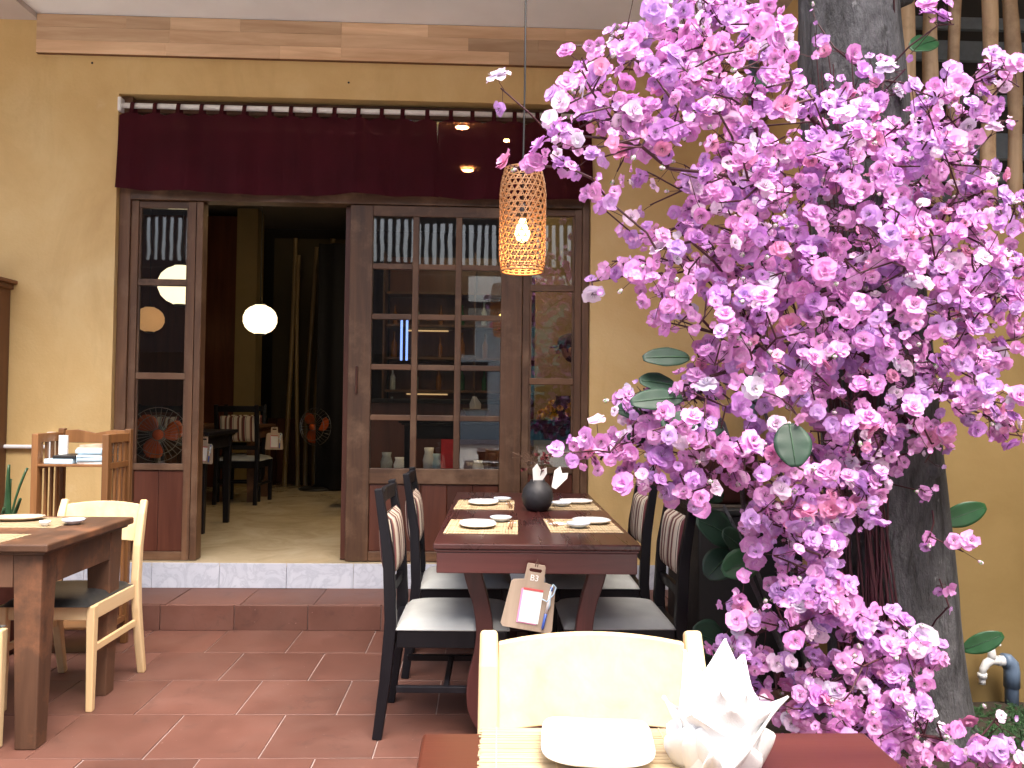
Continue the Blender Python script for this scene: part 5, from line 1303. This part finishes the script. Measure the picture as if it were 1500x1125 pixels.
# blossoms
PINK = [((.86, .56, .82), (.75, .29, .70)), ((.78, .52, .84), (.62, .27, .72)), ((.88, .62, .84), (.80, .37, .75)), ((.78, .58, .86), (.63, .35, .77)), ((.92, .82, .92), (.88, .66, .87)), ((.88, .52, .70), (.80, .31, .58)), ((.84, .80, .88), (.77, .68, .85)), ((.88, .64, .86), (.70, .29, .69))]
def petals(layers, R, seed, tint):
    """returns verts, faces, tints of one blossom facing +z"""
    r = random.Random(seed); vs = []; fs = []; tn = []
    base, tip = tint
    for (n, sc_, el, off) in layers:
        for k in range(n):
            a = 2*PI*(k+off)/n + r.uniform(-.14, .14); e = el + r.uniform(-.28, .28); L = R*sc_*r.uniform(.78, 1.12); W = L*(1.15 if n <= 6 else .9)*r.uniform(.9, 1.1)
            ca, sa = math.cos(a), math.sin(a); curl = r.uniform(-.55, .45)
            o = len(vs)
            prof = [(.06, .16, 0), (.40, .80, .02), (.76, 1.04, .0), (1.0, .74, -.04)]
            for (t0, wq, dz) in prof:
                for s in (-1, 0, 1):
                    rr2 = t0*L*(1.0 if s else (1.0 if t0 < .9 else 1.03)); ee = e + curl*(t0-.4)
                    x = rr2*math.cos(ee); z = rr2*math.sin(ee) + (.10*L*wq if s else 0)*math.cos(e) + dz*L + r.uniform(-.07, .07)*L*t0
                    y = s*W*.5*wq*r.uniform(.85, 1.12)
                    vs.append(Vector((x*ca - y*sa, x*sa + y*ca, z)))
                    q = min(1, t0*1.0)**1.3; jit = r.uniform(.92, 1.06)
                    tn.append(tuple(min(1, (base[c]*(1-q) + tip[c]*q)*jit) for c in range(3)))
            for i in range(3):
                for j in range(2): b0 = o+3*i+j; fs.append((b0, b0+1, b0+4, b0+3))
    # stamens
    return vs, fs, tn
DOUBLE = [(6, 1.0, .08, 0), (6, .84, .40, .5), (5, .60, .85, .2), (3, .38, 1.15, .1)]
SINGLE = [(5, 1.0, .26, 0), (5, .66, .70, .4)]
SMALL = [(5, 1.0, .6, 0)]
def tint_attr(me, tn):
    ca = me.color_attributes.new('tint', 'FLOAT_COLOR', 'POINT')
    flat = []
    for c in tn: flat += [c[0], c[1], c[2], 1.0]
    ca.data.foreach_set('color', flat)
flowers = []   # (pos, dir, R, kind, tint)
stalk = MB(); buds = []
for li, ni in enumerate(leafn):
    p0 = nodes[ni][0]; par = nodes[nodes[ni][1]][0] if nodes[ni][1] >= 0 else p0
    gdir = (p0-par); gdir = gdir.normalized() if gdir.length > 1e-5 else Vector((0, -1, 0))
    x, y = proj(p0)
    nf = rng.choice([1, 1, 2, 2, 3, 3])
    ax = trunk_c(p0.z); out = (p0-ax); out.z *= .4; out = out.normalized()
    main = rng.choice([0, 1, 2, 3, 7])
    for k in range(nf):
        off = gdir*rng.uniform(-.085, .03) + Vector((rng.gauss(0, 1), rng.gauss(0, 1), rng.gauss(0, 1)))*.026
        q = p0 + off; d = (out*.7 + Vector((0, -.75, .25)) + off.normalized()*.8 + Vector((rng.gauss(0, .4), rng.gauss(0, .4), rng.gauss(0, .4)))).normalized()
        u = rng.random(); kind = 0 if u < .40 else (1 if u < .78 else 2)
        R = {0: rng.uniform(.022, .037)*(1.22 if rng.random() < .14 else 1), 1: rng.uniform(.015, .029), 2: rng.uniform(.009, .017)}[kind]
        tn = main if rng.random() < .6 else rng.choice([0, 0, 1, 1, 2, 2, 3, 3, 7, 7, 4, 4, 5, 6])
        flowers.append((q + d*.012, d, R, kind, tn))
        stalk.tube([p0 - gdir*rng.uniform(0, .03) - ORG, q.lerp(p0, .3) - ORG, q - ORG], .0013, 4, cap=False)
    if rng.random() < .16:
        q = p0 + gdir*rng.uniform(.03, .06) + Vector((rng.gauss(0, .012), rng.gauss(0, .012), rng.gauss(0, .012))); buds.append((q, (q-p0).normalized())); stalk.tube([p0-ORG, q-ORG], .0011, 4, cap=False)
# blossoms along the limbs too
for i, (p, par, L) in enumerate(nodes):
    if par >= 0 and cnt[i] < 14 and rng.random() < .22 and L > .12:
        d = Vector((rng.gauss(0, .7), -.5+rng.gauss(0, .5), .3+rng.gauss(0, .6))).normalized(); kind = rng.choice([0, 1, 1, 2]); R = (.028, .023, .015)[kind]*rng.uniform(.85, 1.15)
        q = p + d*.025; flowers.append((q, d, R, kind, rng.randrange(len(PINK)))); stalk.tube([p-ORG, q-ORG], .0012, 4, cap=False)
mb.build('branches', 'twig_red', tr_, smooth=True); o = stalk.build('flower_stalks', 'twig_red', tr_); o['kind'] = 'stuff'
def inview(p):
    x, y = proj(p); return -10 < x < 1510 and -10 < y < 1135
order = sorted(range(len(flowers)), key=lambda i: (not inview(flowers[i][0]), -flowers[i][2]/(flowers[i][0]-CAM_POS).length))
near = set(order[:300])
variants = {}
for kd, ly in ((0, DOUBLE), (1, SINGLE), (2, SMALL)):
    for ti in range(len(PINK)):
        for vv_ in range(2):
            vs, fs, tn = petals(ly, 1.0, kd*100+ti*10+vv_, PINK[ti]); m_ = MB(); m_.add(vs, fs); me = m_.mesh('blossom', 'petal', True)
            tint_attr(me, tn); variants[(kd, ti, vv_)] = me
mass_v = []; mass_f = []; mass_t = []
for i, (q, d, R, kd, ti) in enumerate(flowers):
    rot = d.to_track_quat('Z', 'Y') @ Quaternion((0, 0, 1), rng.uniform(0, 6.28))
    if i in near:
        o = link('blossom', variants[(kd, ti, i % 2)], tr_, loc=q-ORG); o.rotation_euler = rot.to_euler(); o.scale = (R, R, R*rng.uniform(.8, 1.15))
    else:
        vs, fs, tn = petals({0: DOUBLE[:3], 1: SINGLE, 2: SMALL}[kd], R, i, PINK[ti]); b0 = len(mass_v)
        mass_v += [rot @ v_ + (q-ORG) for v_ in vs]; mass_f += [tuple(a+b0 for a in f) for f in fs]; mass_t += tn
m_ = MB(); m_.v = [tuple(v_) for v_ in mass_v]; m_.f = mass_f; m_.mi = [0]*len(mass_f)
me = m_.mesh('blossom_mass', 'petal', True); tint_attr(me, mass_t); o = link('blossom_mass', me, tr_); o['kind'] = 'stuff'
# stamens in the bigger blossoms and buds with green sepals
sm_ = MB(); bp_v = MB(); bp_g = MB()
for i, (q, d, R, kd, ti) in enumerate(flowers):
    if kd == 2 or rng.random() < .35: continue
    rot = d.to_track_quat('Z', 'Y')
    for k in range(5):
        a = k*1.2566 + i; e = rot @ Vector((math.cos(a)*.24, math.sin(a)*.24, .50)) * R; sm_.tube([q-ORG, q+e-ORG], .0006, 3, cap=False)
sm_.build('stamens', 'dry_twig', tr_)['kind'] = 'stuff'
for q, d in buds:
    rot = d.to_track_quat('Z', 'Y').to_matrix().to_4x4()
    bp_v.blob(q+d*.007-ORG, (.0062, .0062, .010), 7, 5, M=rot)
    for k in range(4):
        a = k*PI/2; e = rot.to_3x3() @ Vector((math.cos(a)*.007, math.sin(a)*.007, .006)); t_ = rot.to_3x3() @ Vector((math.cos(a)*.009, math.sin(a)*.009, .014)); s_ = rot.to_3x3() @ Vector((-math.sin(a)*.004, math.cos(a)*.004, 0))
        bp_g.add([q-ORG, q+e+s_-ORG, q+t_-ORG, q+e-s_-ORG], [(0, 1, 2, 3)])
m_ = bp_v.mesh('buds', 'petal', True); tint_attr(m_, [(.80, .62, .76)]*len(m_.vertices)); o = link('buds', m_, tr_); o['kind'] = 'stuff'
o = bp_g.build('sepals', 'sepal_green', tr_); o['kind'] = 'stuff'

# ------------------------------------------------------------------ broad leaved plant round the trunk
rb = thing('broad_leaf_plant', 'broad dark green leaves on thin stems around the tree trunk', 'plant', (1.20, 3.05, 0))
RB = Vector((1.20, 3.05, 0))
def big_leaf(tip, basep, wd, mtn, roll=0.0, fold=.18):
    bp_, tp_ = Vector(basep), Vector(tip); ax = tp_-bp_; L = ax.length; ax.normalize(); side = ax.cross(Vector((0, -1, .25))).normalized(); side = Quaternion(ax, roll) @ side; nrm = side.cross(ax).normalized()
    def g(u, v):
        q = (u-.5)*2; ww = wd*.5*max(0.02, math.sin(PI*min(1, v*.93+.035)))**.62
        return bp_ + ax*(L*v) + side*(q*ww) + nrm*(-.10*L*(v-.35)**2 + fold*abs(q)*ww*.6 + .0012*math.sin(v*18)*abs(q)) - RB
    o = MB().grid(g, 8, 14).build('leaf', mtn, rb, smooth=True); o.modifiers.new('thick', 'SOLIDIFY').thickness = .0016
    MB().tube([bp_ + ax*(L*v) + nrm*(-.10*L*(v-.35)**2 + .002) - RB for v in (0, .25, .5, .75, .96)], [.0022, .002, .0016, .0012, .0006], 5).build('midrib', 'leaf_vein', o, smooth=True)
    return o
LV = [((943, 523), (1010, 523), 30, 2.44, 'leaf_dark', 0.2), ((938, 556), (990, 565), 32, 2.46, 'leaf_dark', .3), ((925, 588), (1000, 582), 34, 2.40, 'leaf_dark', .2), ((905, 600), (950, 598), 30, 2.5, 'leaf_dark', 0), ((970, 620), (1035, 612), 30, 2.38, 'leaf_dark', .2), ((975, 632), (1060, 625), 40, 2.42, 'leaf_dark', .1), ((920, 640), (975, 634), 24, 2.5, 'leaf_dark', 0),
      ((1166, 683), (1156, 620), 52, 2.33, 'leaf_dark', .2), ((1022, 760), (1080, 790), 56, 3.0, 'leaf_dark', .4), ((1060, 780), (1090, 806), 40, 2.95, 'leaf_dark', .5), ((1036, 845), (1072, 808), 46, 2.98, 'leaf_dark', .3), ((1060, 838), (1112, 815), 44, 2.82, 'leaf_mid', .2), ((1120, 850), (1150, 880), 40, 2.9, 'leaf_dark', .5),
      ((1016, 925), (1062, 945), 52, 2.9, 'leaf_dark', .3), ((1075, 975), (1110, 1000), 60, 3.0, 'leaf_dark', .6), ((1445, 742), (1378, 765), 34, 3.25, 'leaf_mid', .2), ((1470, 930), (1410, 952), 28, 3.2, 'leaf_mid', 0), ((1385, 905), (1392, 960), 26, 3.3, 'leaf_dark', .3),
      ((1130, 45), (1165, 40), 20, 2.98, 'leaf_mid', 0), ((1335, 70), (1372, 58), 34, 3.05, 'leaf_mid', .2), ((1098, 120), (1125, 130), 34, 3.0, 'leaf_dark', .3), ((1108, 60), (1095, 85), 26, 3.0, 'leaf_dark', .2), ((1020, 560), (1060, 575), 40, 2.98, 'leaf_dark', .3), ((1150, 540), (1185, 560), 44, 2.86, 'leaf_dark', .2), ((1010, 700), (1060, 730), 40, 3.02, 'leaf_dark', .2)]
for (a, c, wpx, Y, mtn, rl) in LV:
    big_leaf(at(*a, Y-.03), at(*c, Y+.02), wpx/FPX*Y*1.05, mtn, rl)
for pts, r in (([(1170, 1040), (1140, 930), (1110, 840), (1085, 790), (1060, 740)], .011), ([(1180, 1040, 2.98), (1150, 960, 2.95), (1100, 850, 2.85), (1085, 700, 2.7), (1060, 620, 2.55), (1010, 560, 2.46)], .012), ([(1190, 1030), (1165, 900), (1150, 720), (1120, 600), (1060, 560)], .010), ([(1150, 1040), (1105, 990), (1065, 948)], .006), ([(1200, 1020), (1160, 880), (1150, 870)], .006), ([(1210, 700, 2.8), (1175, 640, 2.5), (1158, 622, 2.35)], .005)):
    MB().tube([at(q[0], q[1], q[2] if len(q) > 2 else 2.98) - RB for q in pts], [r*(1-.12*i) for i in range(len(pts))], 7).build('stem', 'bark', rb, smooth=True)
MB().tube([at(1378, 766, 3.27)-RB, at(1350, 775, 3.30)-RB], .006, 6).build('stem', 'leaf_vein', rb); MB().tube([at(1408, 953, 3.22)-RB, at(1392, 965, 3.28)-RB, at(1370, 975, 3.3)-RB], .007, 6).build('stem', 'leaf_vein', rb)
# dark planters beside the right hand chairs
pl_ = thing('planter', 'tall black square planter between the right chairs and the tree', 'planter', (1.22, 3.92, 0))
MB().box(-.24, .24, -.30, .30, 0, .78).build('box', 'planter_black', pl_, bevel=.01); MB().box(-.25, .25, -.31, .31, .781, .81).build('rim', 'planter_black', pl_, bevel=.006); MB().box(-.21, .21, -.27, .27, .811, .815).build('soil', 'soil', pl_)
tag(MB().lathe([(.10, 0), (.12, .02), (.15, .24), (.165, .26), (.165, .29), (.145, .29), (.13, .25), (.01, .24)], 24).build('clay_pot', 'pot_red', smooth=True, loc=(1.17, 3.85, .816)), 'dull red pot on the black planter behind the chairs', 'pot')
# bed soil round the trunk, fern
tag(MB().grid(lambda u, v: Vector((.98 + u*1.9, 2.75 + v*.69, .012 + .035*math.sin(PI*u)*math.sin(PI*v) + .02*mnoise.noise(Vector((u*9, v*5, 0))))), 40, 18).build('planting_bed', 'soil'), kind='structure')
fe = thing('fern_shrub', 'fine leaved dark green fern shrub below the water tap', 'shrub', (2.12, 3.0, 0))
FB = Vector((2.12, 3.0, 0)); fl = MB(); st_ = MB(); rr = random.Random(31)
for i in range(330):
    cx = at(rr.uniform(1392, 1560), 1090, 3.0 + rr.uniform(-.1, .28)); z1 = at(1450, rr.uniform(1055, 1130), cx.y).z + rr.uniform(-.02, .03); b0 = Vector((cx.x + rr.uniform(-.05, .05), cx.y, .01)); tp_ = Vector((cx.x, cx.y - .02, max(.06, z1)))
    tp_ += Vector((rr.uniform(-.06, .06), rr.uniform(-.06, .06), 0)); st_.tube([b0-FB, b0.lerp(tp_, .5)-FB, tp_-FB], .0016, 3, cap=False)
    for k in range(34):
        t0 = rr.uniform(.25, 1.0); q = b0.lerp(tp_, t0); d = Vector((rr.uniform(-1, 1), rr.uniform(-1, 1), rr.uniform(-.3, .9))).normalized()*rr.uniform(.010, .024); g = d.orthogonal().normalized()*.0020
        fl.add([q-FB, q+d*.5+g-FB, q+d-FB, q+d*.5-g-FB], [(0, 1, 2, 3)])
fl.build('foliage', 'fern_leaf', fe)['kind'] = 'stuff'; st_.build('stems', 'fern_leaf', fe)
